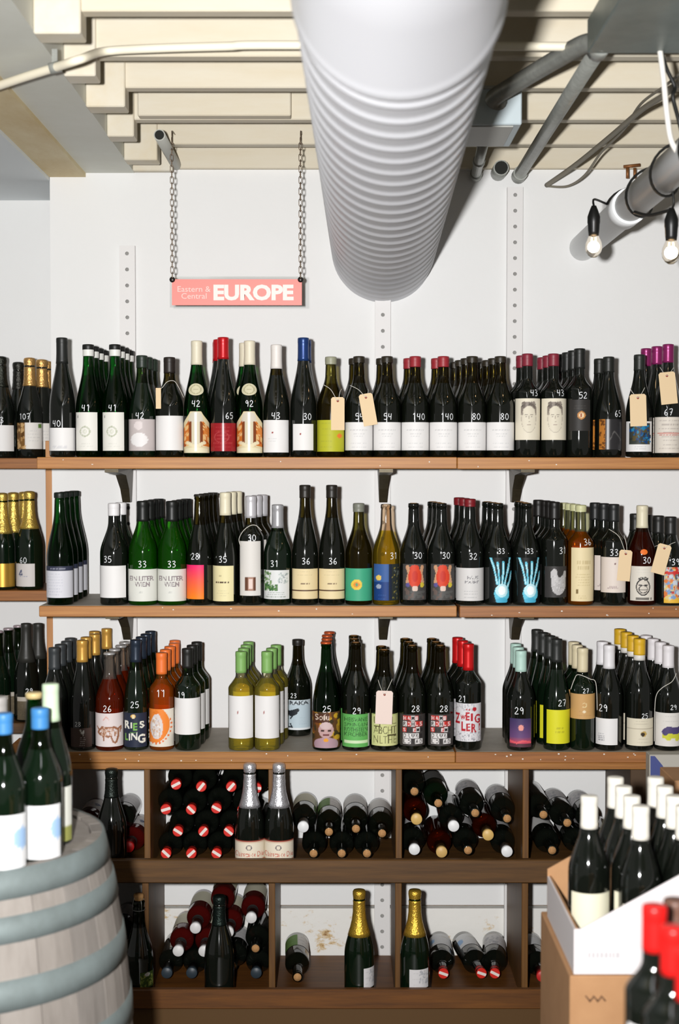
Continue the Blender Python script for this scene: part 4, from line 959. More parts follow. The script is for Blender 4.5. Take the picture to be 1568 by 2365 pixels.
for x, n_, e_x, wh in ((1150, 2, -6, 'next to the red wax top'), (1216, 2, 5, 'next to the white blot label')):
    B(2, x, 1162, 'burg', 'black', cap('cork', (60, 50, 40), None), (x - 22, 1288, x + 30, 1392, 'hand', 44, 72), ('33', x + 6, 1273), n_, e_x, 'black bottle with blue x-ray hand print', where=wh, group='bottles with x-ray hand prints', npr=.015)
B(2, 1281, 1160, 'bord', 'black', cap('matte', (22, 20, 18), 1200), (1257, 1308, 1307, 1380, 'heart', 40, 44), ('31', 1298, 1272), 3, -4, 'black bordeaux bottle with white blot on grey label priced 31')
B(2, 1342, 1167, 'bord', 'amber', cap('matte', (196, 196, 150), 1182), (1318, 1265, 1372, 1389, 'parchment', 40, 60), ('36', 1355, 1252), 3, -4, 'amber bordeaux bottle with tall parchment label priced 36')
B(2, 1418, 1165, 'bord', 'black', cap('matte', (28, 30, 30), 1205), (1387, 1287, 1443, 1369, 'rosecard', 40, 40), ('33', 1415, 1276), 2, -12, 'black bordeaux bottle with pinkish white label priced 33')
B(2, 1484, 1168, 'burg', 'darkrose', cap('matte', (216, 208, 180), 1219), (1455, 1308, 1507, 1388, 'ape', 48, 56), ('30', 1490, 1294), 0, 0, 'dark amber bottle with cream capsule and sketched ape face priced 30', extra=[lambda k, H, R: [('sticker', patch_mesh(k, H, R - 0, -.32, .2, .118 + .03, .118 + .046, 'dotsticker', 12, 12, off=.0009), 'round orange sticker')]])
@art_
def dotsticker(c): c.A[:] = (226, 110, 30)
B(2, 1550, 1194, 'burg', 'black', cap('matte', (28, 28, 26), 1235), (1530, 1310, 1585, 1394, 'collage', 44, 44), ('39', 1556, 1298), 3, -14, 'short black bottle with colourful collage label priced 39')
NZ2 = SHELF[2] + .004
B(2, 67, 1136, 'champ', 'dkgreen', cap('champ', (216, 184, 92), 1221), (37, 1302, 84, 1355, 'sail', 36, 36), ('60', 59, 1294), 0, 0, 'sparkling bottle with gold foil and small sail logo priced 60', y=NICHE_Y, z=NZ2, bname='sparkling_wine_bottle')
B(2, 4, 1140, 'champ', 'dkgreen', cap('champ', (216, 184, 92), 1232), (-30, 1302, 36, 1356, 'goldlab', 8, 6), ('4', 2, 1290), 2, 14, 'sparkling bottle with gold foil and plain gold label', y=NICHE_Y, z=NZ2, metal=.6, lrough=.35, R=.041, bname='sparkling_wine_bottle')
# ---- lower row
B(3, 122, 1496, 'burg', 'black', cap('matte', (52, 56, 58), 1545), None, None, 3, 3, 'black bottle with dull grey capsule beside the gold capped file', R=.0375)
B(3, 187, 1479, 'flute', 'black', cap('foil', (206, 156, 72), 1528), (163, 1682, 211, 1726, 'brownlab', 36, 30), ('28', 182, 1673), 4, 2, 'black bottle with gold capsule and brown label priced 28', npr=.013, R=.0375)
B(3, 250, 1508, 'burg', 'rose', cap('crown', (200, 198, 196), None), (217, 1648, 284, 1725, 'bull', 56, 56), ('26', 251, 1637), 3, 2, 'rose bottle with crown cap and brown bull drawing priced 26', R=.041)
B(3, 311, 1478, 'flute', 'dkgreen', cap('foil', (42, 52, 66), 1528), (285, 1647, 337, 1726, 'riesling', 56, 64), ('25', 313, 1628), 3, 6, 'dark bottle with navy capsule and navy label in block letters priced 25', R=.0355)
B(3, 371, 1508, 'bord', 'orange', cap('matte', (232, 116, 50), 1556), (343, 1638, 400, 1725, 'orangelab', 52, 60), ('11', 374, 1602), 4, 1, 'orange wine bottle with orange capsule and orange round label priced 11', npr=.02, R=.0362)
B(3, 431, 1498, 'bord', 'dkgreen', cap('matte', (30, 30, 28), 1542), (400, 1613, 461, 1697, 'plain', 6, 4), ('19', 420, 1606), 2, 5, 'dark green bordeaux bottle with blank white label priced 19')
for x, n_, e_x, wh in ((556, 3, 2, 'next to the bare shelf stretch'), (615, 2, 8, 'next to the bird label')):
    B(3, x, 1505, 'bord', 'clearyellow', cap('matte', (126, 172, 96), 1553), (x - 27, 1608, x + 28, 1706, 'reddot', 30, 30), None, n_, e_x, 'clear pale yellow bottle with green capsule', where=wh, group='clear pale yellow bottles')
B(3, 687, 1477, 'burg', 'olive', cap('matte', (30, 26, 22), 1490), (660, 1617, 716, 1686, 'bluebird', 52, 52), ('23', 679, 1607), 0, 0, 'dark bottle set far back with pale blue bird label', y=4.385, npr=.014)
B(3, 753, 1483, 'flute', 'green', cap('crown', (216, 96, 50), None), (721, 1645, 788, 1728, 'sofu', 56, 60), ('25', 756, 1638), 3, 2, 'green flute bottle with orange crown cap and painted label priced 25', R=.0405)
B(3, 822, 1483, 'burg', 'olive', cap('cork', (60, 50, 40), None), (791, 1650, 853, 1726, 'greentext', 60, 56), ('29', 825, 1642), 2, -3, 'dark bottle with green lettered label priced 29')
B(3, 889, 1500, 'burg', 'olive', cap('cork', (60, 50, 40), None), (860, 1650, 921, 1723, 'maze', 60, 56), None, 1, -6, 'dark bottle with pale yellow maze letter label and blank tag')
for x, e_x, wh in ((953, -4, 'next to the maze letters'), (1016, -6, 'next to the red hand lettering')):
    B(3, x, 1490, 'burg', 'olive', cap('cork', (60, 50, 40), None), (x - 28, 1650, x + 29, 1723, 'cuttext', 60, 56), ('28', x + 8, 1637), 2, e_x, 'dark bottle with cut-out letters', where=wh, group='bottles with cut-out letters')
B(3, 1083, 1487, 'bord', 'black', cap('foil', (212, 28, 30), 1547), (1048, 1625, 1116, 1713, 'zweig', 64, 64), ('21', 1068, 1615), 2, -8, 'bordeaux bottle with red capsule and red hand lettering priced 21')
B(3, 1205, 1503, 'burg', 'black', cap('matte', (176, 208, 196), 1550), (1178, 1660, 1226, 1726, 'duskhill', 36, 44), ('29', 1199, 1642), 2, 2, 'black bottle with mint capsule and purple dusk label priced 29', npr=.02)
B(3, 1290, 1476, 'flute', 'dkgreen', cap('matte', (38, 40, 38), 1528), (1265, 1640, 1320, 1718, 'brightyellow', 30, 36), ('27', 1300, 1624), 3, -7, 'dark bottle with bright yellow label priced 27')
B(3, 1348, 1497, 'bord', 'dkgreen', cap('matte', (212, 200, 166), 1551), (1320, 1603, 1377, 1661, 'tan', 40, 36), ('27', 1352, 1596), 2, -1, 'bordeaux bottle with cream capsule and tan label priced 27', npr=.013, R=.0362)
B(3, 1408, 1490, 'burg', 'black', cap('matte', (222, 220, 222), 1543), (1377, 1660, 1423, 1721, 'cornertext', 36, 36), ('29', 1391, 1636), 1, -6, 'black bottle with white capsule and small print label priced 29', npr=.02)
B(3, 1480, 1476, 'burg', 'black', [('matte', (218, 214, 206), 1524), ('matte', (212, 168, 36), 1512)], (1450, 1660, 1510, 1723, 'shell', 48, 40), ('25', 1488, 1654), 3, -2, 'black bottle with yellow capsule and shell mark label priced 25', npr=.014)
B(3, 1547, 1491, 'burg', 'black', cap('matte', (224, 220, 222), 1541), (1516, 1647, 1585, 1724, 'swim', 52, 48), ('29', 1554, 1634), 3, -4, 'black bottle with white capsule and purple yellow painting priced 29', npr=.014)
NZ3 = SHELF[3] + .002
B(3, 57, 1440, 'flute', 'black', cap('matte', (44, 44, 40), 1528), (41, 1610, 76, 1664, 'darkkraft', 30, 30), ('29', 70, 1597), 0, 0, 'black niche bottle with dark kraft label priced 29', y=NICHE_Y, z=NZ3, R=.0395)
B(3, -8, 1458, 'flute', 'dkgreen', cap('crown', (206, 190, 196), None), (-30, 1608, 28, 1660, 'darkkraft', 30, 30), None, 2, 12, 'dark green niche bottle with pale crown cap', y=NICHE_Y, z=NZ3, R=.0385)
B(3, 85, 1440, 'flute', 'black', cap('matte', (46, 46, 42), 1520), None, None, 0, 0, 'black niche bottle with long black capsule set behind', y=NICHE_Y + .081, z=NZ3, R=.0375)
build_cols()

# ------------------------------------------------------------------ hang tags
m_tag = M('tag_manila', (222, 196, 156), .7); m_str = M('string_cotton', (206, 202, 192), .8); m_eye = M('tag_eyelet', (150, 66, 50), .6)
def hang_tag(px, py, w, h, tilt, d, ns, label, col=None):
    """(px,py) = eyelet pixel; w,h card size in pixels; ns = neck points in pixels (with depth)"""
    p = W(px, py, d); s = d / F; t = thing('hang_tag', label, 'tag', p, 'manila hang tags')
    hw, hh, c = w * s / 2, h * s, .005; to = .011
    card = [(-hw, -hh + to), (hw, -hh + to), (hw, to - c), (hw - c, to), (-hw + c, to), (-hw, to - c)]
    ca, sa = math.cos(tilt), math.sin(tilt); rot = lambda q: (q[0] * ca - q[1] * sa, q[0] * sa + q[1] * ca)
    P = [rot(q) for q in card]; n = len(P)
    MB().add([(x, -.0006, z) for x, z in P] + [(x, .0, z) for x, z in P], [tuple(range(n)), tuple(range(2 * n - 1, n - 1, -1))] + [(i, n + i, n + (i + 1) % n, (i + 1) % n) for i in range(n)]).build('card', m_tag if not col else col, t)
    e = MB().lathe([(0, 0), (.0036, 0), (.0036, .0004), (0, .0005)], 12).build('eyelet', m_eye, t); e.location = (0, -.0006, 0); e.rotation_euler = (math.pi / 2, 0, 0)
    pts = [W(*q) - p for q in ns]
    MB().tube(smooth_path(pts[:len(pts) // 2] + [Vector((0, -.002, .001))] + pts[len(pts) // 2:], 5), .0009, 5).build('string', m_str, t)
DT = YF - .0440
pk = M('tag_pale', (226, 206, 196), .7)
hang_tag(780, 926, 31, 76, R_(0), DT, [(746, 888, DT + .018), (764, 900, DT + .006), (785, 905, DT + .008), (790, 898, DT + .03)], 'manila tag hanging upright against the yellow green label')
hang_tag(845, 918, 32, 74, R_(10), DT, [(808, 890, DT + .018), (828, 900, DT + .006), (850, 905, DT + .01), (850, 898, DT + .03)], 'manila tag tilted before a bottle priced 54')
hang_tag(1473, 919, 38, 74, R_(2), DT, [(1455, 897, DT + .01), (1462, 908, DT + .004), (1482, 908, DT + .004), (1489, 895, DT + .012)], 'manila tag above the framed blue picture label')
hang_tag(1540, 868, 38, 74, R_(6), DT, [(1524, 848, DT + .028), (1532, 860, DT + .01), (1548, 860, DT + .01), (1556, 848, DT + .028)], 'manila tag on the neck of the purple capped bottle')
hang_tag(1445, 1279, 30, 72, R_(-5), DT, [(1406, 1222, DT + .015), (1430, 1240, DT + .004), (1447, 1260, DT + .004), (1441, 1236, DT + .01)], 'manila tag beside the sketched ape label')
hang_tag(1534, 1266, 32, 70, R_(-15), DT, [(1512, 1262, DT + .02), (1522, 1260, DT + .004), (1548, 1257, DT + .004), (1560, 1252, DT + .014)], 'manila tag tilted before the collage label')
hang_tag(888, 1604, 39, 78, R_(-2), DT, [(873, 1570, DT + .02), (880, 1590, DT + .004), (896, 1590, DT + .004), (906, 1568, DT + .02)], 'pale blank tag over the pale yellow maze label', pk)
tg = thing('hang_tag', 'manila tag half hidden behind the blank white label bottle', 'tag', W(367, 920, YF - .037), 'manila hang tags')
MB().box(-.009, .006, -.0006, 0, -.03, .03).build('card', m_tag, tg)
MB().tube(smooth_path([Vector((0, 0, .028)), W(375, 895, YF - .03) - tg.location, W(386, 882, YF - .031) - tg.location, W(402, 880, YF - .031) - tg.location, W(414, 897, YF - .034) - tg.location, W(424, 918, YF - .03) - tg.location], 5), .0009, 5).build('string', m_str, tg)
for pp, lb in (([(556, 1262, DT + .012), (552, 1245, DT + .016), (562, 1226, DT + .008), (578, 1214, DT + .006), (592, 1214, DT + .012), (604, 1226, DT + .02)], 'loose string around the silver capped bordeaux neck'), ([(1318, 1592, DT + .008), (1326, 1570, DT + .008), (1335, 1558, DT + .018), (1362, 1568, DT + .012), (1376, 1578, DT + .012), (1379, 1640, DT + .008)], 'loose string around the tan label bottle'), ([(1511, 1712, DT + .006), (1512, 1640, DT + .006), (1516, 1605, DT + .006), (1530, 1588, DT + .004), (1552, 1574, DT + .006), (1562, 1555, DT + .02)], 'loose string around the purple yellow painting bottle')):
    t = thing('neck_string', lb, 'string', (0, 0, 0)); MB().tube(smooth_path([W(*q) for q in pp], 6), .0011, 6).build('cord', m_str, t)

# ------------------------------------------------------------------ cubby bottles: standing
def stand(px, top, z, y, kind, gl, capd, lab, label, group=None, R=None, name='sparkling_wine_bottle', extra=None):
    R = R or RB[kind]; p = W(px, HOR, y); H = W(px, top, y).z - z
    zf = lambda py, d=y - R: W(0, py, d).z - z; pxm = F / (y - R * .5)
    parts = [('glass_body', body_mesh(kind, H, R, gl), None)]
    for style, col, yb in (capd if isinstance(capd, list) else [capd] if capd else []): parts.append(('cork' if style == 'cork' else 'crown_cap' if style == 'crown' else 'capsule', cap_mesh(kind, H, R, zf(yb, y) if yb else H - .02, col, style), None))
    for lb in lab or []:
        x0, y0, x1, y1, an, nx, ny = lb; asn = lambda q: math.asin(max(-.985, min(.985, q)))
        parts.append(('label', patch_mesh(kind, H, R, asn((x0 - px) / (R * pxm)), asn((x1 - px) / (R * pxm)), max(zf(y1), .007), zf(y0), an, nx, ny), None))
    if extra: parts += extra(kind, H, R)
    return make_bottle((p.x, y, z), parts, label, group, name)
YC = YL + .067
for x, wh in ((575, 'before the striped capsules'), (643, 'before the divider')): stand(x, 1764, ZF4, YC, 'champ', 'black', ('champ', (206, 206, 210), 1862), [(x - 34, 1942, x + 34, 1990, 'clairette', 84, 40)], 'silver foil sparkling bottle with red lettering, standing ' + wh, 'silver foil sparkling bottles in the cubby', R=.0425)
stand(253, 1776, ZF4, YC, 'champ', 'black', ('champ', (34, 40, 36), 1840), None, 'black foil sparkling bottle standing in the upper cubby by the barrel')
stand(830, 2056, ZF5, YC, 'champ', 'dkgreen', ('champ', (206, 166, 62), 2158), [(840, 2238, 866, 2284, 'smallsquare', 20, 24)], 'gold foil sparkling bottle with label turned aside')
stand(960, 2056, ZF5, YC, 'champ', 'dkgreen', ('champ', (206, 166, 62), 2158), [(946, 2240, 990, 2284, 'smallsquare', 30, 30)], 'gold foil sparkling bottle with small square label facing out')
stand(503, 2069, ZF5, YC, 'champ', 'black', ('champ', (34, 44, 40), 2135), None, 'black foil sparkling bottle standing before red wine bottles', extra=lambda k, H, R: [('base_band', patch_mesh(k, H, R, -1.2, 1.2, .008, .016, 'greyband', 12, 2), None)])
def cage(k, H, R):
    b = MB(); r = RN['champ'] + .0022
    for a in range(4):
        w = a * math.pi / 2 + .6; b.tube([(r * math.sin(w), -r * math.cos(w), H - .03), (r * 1.02 * math.sin(w), -r * 1.02 * math.cos(w), H - .012), (.012 * math.sin(w), -.012 * math.cos(w), H + .017)], .0007, 5)
    b.tube([(r * math.sin(2 * math.pi * i / 14), -r * math.cos(2 * math.pi * i / 14), H - .028) for i in range(14)], .0008, 5, closed=True)
    c = MB().lathe([(.0125, H - .002), (.0145, H + .004), (.015, H + .014), (.012, H + .018), (0, H + .019)], 16)
    return [('wire_cage', b.mesh('wire_cage', M('cage_wire', (200, 200, 196), .3, metal=.8)), None), ('cork', c.mesh('cork', M('cork_green_stamp', (198, 150, 96), .8)), None)]
stand(315, 2078, ZF5, YC, 'champ', 'dkgreen', None, [(322, 2248, 350, 2284, 'meadow', 24, 24)], 'dark green sparkling bottle with bare cork and wire cage', extra=cage, R=.042)

# lying bottles, necks towards the room
FLAG = 'flag'
def flag_cap(H):
    k = ('flag', round(H, 4))
    if k in _MC: return _MC[k]
    b = MB(); r = .0150; zb = H - .046
    b.lathe([(r - .0005, zb), (r, zb), (r + .0002, H - .014), (r + .0006, H + .0008), (r - .0008, H + .0018)], 20)
    v = [(0, 0)]; n = 24; w = .0042; zt = H + .0019
    ring = [((r - .0008) * math.cos(2 * math.pi * i / n), (r - .0008) * math.sin(2 * math.pi * i / n)) for i in range(n)]
    def seg(lo, hi, mi):
        pts = []
        xs = [lo + (hi - lo) * i / 6 for i in range(7)]; rr = r - .0008
        top = [(math.sqrt(max(rr * rr - y * y, 0)), y, zt) for y in xs]; bot = [(-math.sqrt(max(rr * rr - y * y, 0)), y, zt) for y in xs]
        b.add(top + bot, [(7 + i, i, i + 1, 8 + i) for i in range(6)], mi)
    seg(-(r - .0008), -w, 0); seg(-w, w, 1); seg(w, r - .0008, 0)
    _MC[k] = b.mesh('capsule', [M('flag_red', (206, 40, 30), .4), M('flag_white', (224, 214, 206), .45)]); return _MC[k]
def cap_end(H, col, kind='bord'):
    k = ('end', round(H, 4), col)
    if k in _MC: return _MC[k]
    r = .0156; b = MB().lathe([(r - .0005, H - .05), (r, H - .05), (r + .0003, H - .014), (r + .0012, H - .012), (r + .0012, H), (r, H + .0014), (0, H + .0016)], 20)
    _MC[k] = b.mesh('capsule', M('capsule_end_%d_%d_%d' % col, col, .45)); return _MC[k]
def bare_cork(H):
    if ('bc', round(H, 4)) in _MC: return _MC['bc', round(H, 4)]
    b = MB().lathe([(.0118, H - .003), (.0118, H + .0005), (.0, H + .0007)], 16); _MC['bc', round(H, 4)] = b.mesh('cork', M('cork', (196, 150, 98), .8)); return _MC['bc', round(H, 4)]
LY = []
def lie(px, py, capk, gl='black', lab=None, label='', kind='bord', bx=None, roll=0.0, deep=0.0): LY.append(dict(px=px, py=py, cap=capk, gl=gl, lab=lab, label=label, kind=kind, bx=bx, roll=roll, deep=deep))
def build_lying(zfloor, x0, x1):
    global LY
    Hh = .300; items = LY; LY = []
    for i in items:
        i['R'] = .0372 if i['kind'] == 'bord' else .0392
        yt = YS + .065 + i['deep']; p = W(i['px'], i['py'], yt); i['y'] = yt; i['x'], i['z'] = p.x, max(p.z, zfloor + i['R'])
        i['x'] = min(max(i['x'], x0 + i['R']), x1 - i['R'])
        i['dx'] = 0 if i['bx'] is None else (W(i['bx'], i['py'], yt + .22).x - i['x'])
    for _ in range(400):
        for a in range(len(items)):
            A = items[a]
            for b in range(a):
                Bq = items[b]; dx, dz = A['x'] + A['dx'] * .6 - Bq['x'] - Bq['dx'] * .6, A['z'] - Bq['z']; D = math.hypot(dx, dz); g = A['R'] + Bq['R'] + .0006 - D
                if g > 0:
                    ux, uz = (dx / D, dz / D) if D > 1e-6 else (1, 0)
                    A['x'] += ux * g / 2; A['z'] += uz * g / 2; Bq['x'] -= ux * g / 2; Bq['z'] -= uz * g / 2
        for A in items:
            A['z'] = max(A['z'], zfloor + A['R'] + .0003)
            lo_x, hi_x = x0 + A['R'] + .001, x1 - A['R'] - .001
            A['x'] = min(max(A['x'], lo_x - min(0, A['dx'])), hi_x - max(0, A['dx']))
    zs = sorted({round(i['z'], 3) for i in items}); tiers = []
    for z in zs:
        if not tiers or z - tiers[-1][-1] > .022: tiers.append([z])
        else: tiers[-1].append(z)
    if not items: return
    for i in items: i['tier'] = next(k for k, t in enumerate(tiers) if round(i['z'], 3) in t)
    ORD = ('first', 'second', 'third', 'fourth', 'fifth', 'sixth', 'seventh', 'eighth', 'ninth')
    for i in items:
        if i['label'][1]:
            o = sorted(q['x'] for q in items if q['tier'] == i['tier'] and q['label'] is i['label']).index(i['x'])
            i['lb'] = i['label'][0] + ', %s tier up, %s from barrel side' % (ORD[i['tier']], ORD[o])
        else: i['lb'] = i['label'][0]
    for i in items:
        R = i['R']; H = Hh; L = YW - .006 - i['y']; H = min(Hh, L)
        parts = [('glass_body', body_mesh(i['kind'], H, R, i['gl']), None)]
        if i['cap'] == FLAG: parts.append(('capsule', flag_cap(H), 'red and white striped capsule'))
        elif i['cap'] == 'cork': parts.append(('cork', bare_cork(H), None))
        elif i['cap']: parts.append(('capsule', cap_end(H, i['cap']), None))
        if i['lab']: parts.append(('label', patch_mesh(i['kind'], H, R, math.pi - 1.35, math.pi + 1.35, .03, .125, i['lab'], 30, 24), None))
        t = make_bottle((i['x'] + i['dx'], i['y'] + H, i['z']), parts, i['lb'], i['label'][1])
        yaw = math.atan2(-i['dx'], H) if i['dx'] else 0
        t.rotation_euler = (Matrix.Rotation(yaw, 3, 'Z') @ Matrix.Rotation(math.pi / 2, 3, 'X') @ Matrix.Rotation(i['roll'], 3, 'Z')).to_euler()
dl = lambda a, b: a.x
x_ = lambda px, y=YS + .03: W(px, HOR, y).x
rg = random.Random(5)
L1 = ('lying bottle with striped capsule in the full cubby', 'lying bottles with striped capsules')
for px, py in ((407, 1812), (464, 1817), (535, 1817), (595, 1820), (372, 1873), (433, 1872), (497, 1867), (560, 1870), (404, 1926), (467, 1924), (526, 1923), (588, 1925), (372, 1976), (437, 1977), (497, 1976), (560, 1976)): lie(px, py, FLAG, 'black', 'greyband' if rg.random() < .3 else None, L1, roll=rg.uniform(-1, 1))
build_lying(ZF4, UPX[1] + .009, UPX[2] - .009)
Lc = ('lying corked bottle near the silver foil ones', 'lying corked bottles beside the silver foil ones')
for px, py, c_, lb in ((700, 1910, (226, 226, 226), 'warmwhite'), (760, 1922, 'cork', 'greenhalf'), (822, 1914, 'cork', 'swedish'), (885, 1930, 'cork', 'swedish')): lie(px, py, c_, 'olive' if c_ == 'cork' else 'black', lb, Lc if c_ == 'cork' else ('lying bottle with white capsule end beside the silver foil bottles', None))
for px in (724, 790, 850): lie(px, 1976, 'cork', 'black', None, Lc)
build_lying(ZF4, UPX[2] + .009, UPX[3] - .009)
Ld = ('lying corked bottle in the mixed cubby', 'lying corked bottles in the mixed cubby')
Lw = ('lying white capped bottle in the mixed cubby', 'white capped lying bottles in the mixed cubby')
for px, py, c_, g, lb in ((957, 1828, 'cork', 'black', None), (1012, 1855, 'cork', 'dkgreen', 'greyband'), (1097, 1878, 'cork', 'black', 'smallsquare'), (1178, 1893, 'cork', 'black', 'smallsquare'), (962, 1892, (206, 170, 100), 'darkrose', None), (1048, 1908, (226, 226, 226), 'black', None), (1130, 1928, (206, 170, 100), 'darkrose', None), (957, 1962, (226, 226, 226), 'black', 'smallsquare'), (1020, 1968, (200, 164, 100), 'darkrose', None), (1082, 1963, 'cork', 'black', 'smallsquare'), (1178, 1966, (226, 226, 226), 'black', 'smallsquare')):
    lie(px, py, c_, g, lb, Lw if c_ == (226, 226, 226) else Ld if c_ == 'cork' else ('lying tan capped amber bottle in mixed cubby', 'tan capped amber lying bottles'), roll=rg.uniform(-.3, .3))
build_lying(ZF4, UPX[3] + .009, UPX[4] - .009)
Le = ('lying corked bottle by the dark end panel', 'lying corked bottles by the end panel')
for px, py, lb in ((1256, 1882, None), (1309, 1900, 'smallsquare'), (1372, 1905, 'smallsquare'), (1275, 1964, 'swedish'), (1342, 1962, 'smallsquare'), (1410, 1962, None)): lie(px, py, 'cork', 'black', lb, Le)
build_lying(ZF4, UPX[4] + .009, xe)
La = ('lying bottle in shaded cubby behind barrel', 'lying bottles behind the barrel')
for px, py, c_, g, lb in ((195, 1925, 'cork', 'redwine', 'sail'), (272, 1905, 'cork', 'black', 'smallsquare'), (297, 1966, (206, 30, 30), 'redwine', 'sail'), (150, 1968, 'cork', 'black', None), (225, 1968, 'cork', 'black', None)): lie(px, py, c_, g, lb, La, deep=.07)
build_lying(ZF4, UPX[0] + .009, UPX[1] - .009)
U5 = [W(p, 2150, YD).x for p in (40, 336, 628, 920, 1212)]
Lr = ('lying red wine bottle with white capsule', 'lying red wine bottles with white capsules')
for px, py, c_, g, lb, k in ((452, 2146, 1, 'redwine', 'warmwhite', 'bord'), (412, 2200, 1, 'redwine', 'warmwhite', 'bord'), (470, 2195, 1, 'redwine', 'warmwhite', 'bord'), (527, 2153, 1, 'redwine', 'warmwhite', 'bord'), (580, 2120, 1, 'redwine', 'warmwhite', 'bord'), (508, 2098, 1, 'redwine', 'warmwhite', 'bord'), (372, 2262, 2, 'black', None, 'bord'), (432, 2262, 2, 'black', None, 'bord'), (588, 2261, 2, 'black', None, 'bord'), (590, 2192, 3, 'black', None, 'bord'), (540, 2232, 3, 'black', 'smallsquare', 'bord')):
    lie(px, py, (216, 214, 212) if c_ == 1 else (44, 54, 62) if c_ == 2 else 'cork', g, lb, Lr if c_ == 1 else ('lying black bottle with slate blue capsule', 'slate capped lying bottles') if c_ == 2 else ('lying corked black bottle under red wine', 'corked lying bottles under red wine'), deep=.055)
build_lying(ZF5, U5[1] + .0095, U5[2] - .0095)
lie(687, 2257, 'cork', 'olive', 'greenhalf', ('single lying bottle with half green label in the near-empty cubby', None), bx=684); build_lying(ZF5, U5[2] + .0095, U5[3] - .0095)
for px, bx, lb, k in ((1024, 1017, 'softblue', ('lying bottle with striped capsule end beside the gold foil bottle', None)), (1130, 1090, 'softblue', ('lying bottle with striped capsule end, turned askew', None)), (1178, 1166, 'smallsquare', ('lying bottle with striped capsule end, against the divider', None))): lie(px, 2260, FLAG, 'black', lb, k, bx=bx, deep=.05, roll=rg.uniform(-.5, .5))
build_lying(ZF5, U5[3] + .0095, U5[4] - .0095)
lie(1252, 2255, (190, 40, 40), 'black', 'softblue', ('lying bottle half hidden behind the cardboard box', None)); build_lying(ZF5, U5[4] + .0095, xe)
for px, py, c_ in ((100, 2262, 'cork'), (170, 2262, 'cork'), (238, 2262, 'cork'), (205, 2200, 'cork'), (270, 2170, 'cork')): lie(px, py, c_, 'redwine' if py == 2200 else 'black', 'smallsquare' if py < 2262 else None, ('lying bottle in shaded bottom cubby behind barrel', 'lying bottles in the bottom cubby behind the barrel'), deep=.075)
build_lying(ZF5, U5[0] + .0095, U5[1] - .0095)

# ------------------------------------------------------------------ barrel with bottles
BX, BY, BH, BR0, BR1 = -.769, 2.82, .95, .293, .352
ba = thing('wine_barrel', 'weathered grey oak wine barrel with galvanised hoops', 'barrel', (BX, BY, 0))
def br(z): t = (z - BH / 2) / (BH / 2); return BR1 - (BR1 - BR0) * t * t
m_st = [M('stave_grey_%d' % k, c, .8, noise=((30, 30, 4), .7, c2)) for k, (c, c2) in enumerate((((154, 147, 140), (120, 113, 106)), ((146, 140, 134), (112, 106, 100)), ((160, 153, 146), (126, 119, 112))))]
NS = 26
for k in range(NS):
    a0, a1 = 2 * math.pi * k / NS + .003, 2 * math.pi * (k + 1) / NS - .003; vs = []; fs = []; nz = 14
    for j in range(nz + 1):
        z = BH * j / nz
        for a in (a0, (a0 + a1) / 2, a1): vs.append((br(z) * math.sin(a), -br(z) * math.cos(a), z))
        for a in (a1, a0): vs.append(((br(z) - .024) * math.sin(a), -(br(z) - .024) * math.cos(a), z))
    for j in range(nz):
        for q in range(5): fs.append((j * 5 + q, j * 5 + (q + 1) % 5, j * 5 + 5 + (q + 1) % 5, j * 5 + 5 + q))
    fs += [(4, 3, 2, 1, 0), tuple(nz * 5 + q for q in range(5))]
    MB().add(vs, fs).build('stave', m_st[k % 3], ba)
m_hoop = M('hoop_galvanised', (134, 146, 146), .55, metal=.15, noise=((12, 12, 12), .7, (104, 112, 110)))
for z0, z1 in ((.902, .952), (.826, .872), (.708, .762), (.578, .63)):
    for zz0, zz1 in ((z0, z1), (BH - z1, BH - z0)):
        MB().lathe([(br(zz0) - .002, zz0), (br(zz0) + .0025, zz0), (br((zz0 + zz1) / 2) + .003, (zz0 + zz1) / 2), (br(zz1) + .0025, zz1), (br(zz1) - .002, zz1)], 60).build('hoop', m_hoop, ba)
for k in range(7):
    x0 = -.268 + k * .0766; x1 = x0 + .0758; y = lambda x: math.sqrt(max(.2685 ** 2 - x * x, 0)); xs = [x0 + (x1 - x0) * q / 4 for q in range(5)]
    f = [(x, -y(x), BH - .006) for x in xs] + [(x, y(x), BH - .006) for x in reversed(xs)]; g = [(x, q, BH - .03) for x, q, _ in f]; n = 10
    MB().add(f + g, [tuple(range(n)), tuple(range(2 * n - 1, n - 1, -1))] + [(i, n + i, n + (i + 1) % n, (i + 1) % n) for i in range(n)]).build('head_plank', m_st[k % 3], ba)
ZB = BH - .006
blue = (58, 120, 176)
fg = lambda px, top, y, kind, gl, cp_, lab, label, **k: stand(px, top, ZB, y, kind, gl, cp_, lab, label, name='wine_bottle', **k)
fg(88, 1636, 2.69, 'burg', 'dkgreen', ('matte', blue, 1682), [(52, 1862, 136, 1992, 'softblue', 20, 20)], 'dark bottle with blue capsule and white label on the barrel beside pale green capsule', R=.041)
fg(3, 1648, 2.62, 'burg', 'dkgreen', ('matte', blue, 1694), [(-50, 1885, 58, 2012, 'softblue', 20, 20)], 'dark bottle with blue capsule at the barrel front edge', R=.041)
fg(113, 1580, 2.80, 'flute', 'dkgreen', ('matte', (186, 206, 176), 1664), [(70, 1822, 161, 1948, 'halfgreenend', 12, 20)], 'dark bottle with pale green capsule on the barrel', R=.041)
fg(74, 1600, 2.885, 'burg', 'green', ('matte', (190, 170, 120), 1612), None, 'green bottle with tan cap at the back of the barrel', R=.038)
fg(-8, 1610, 2.78, 'burg', 'dkgreen', ('matte', (150, 146, 142), 1665), None, 'dark bottle with grey capsule behind the blue capped ones', R=.038)

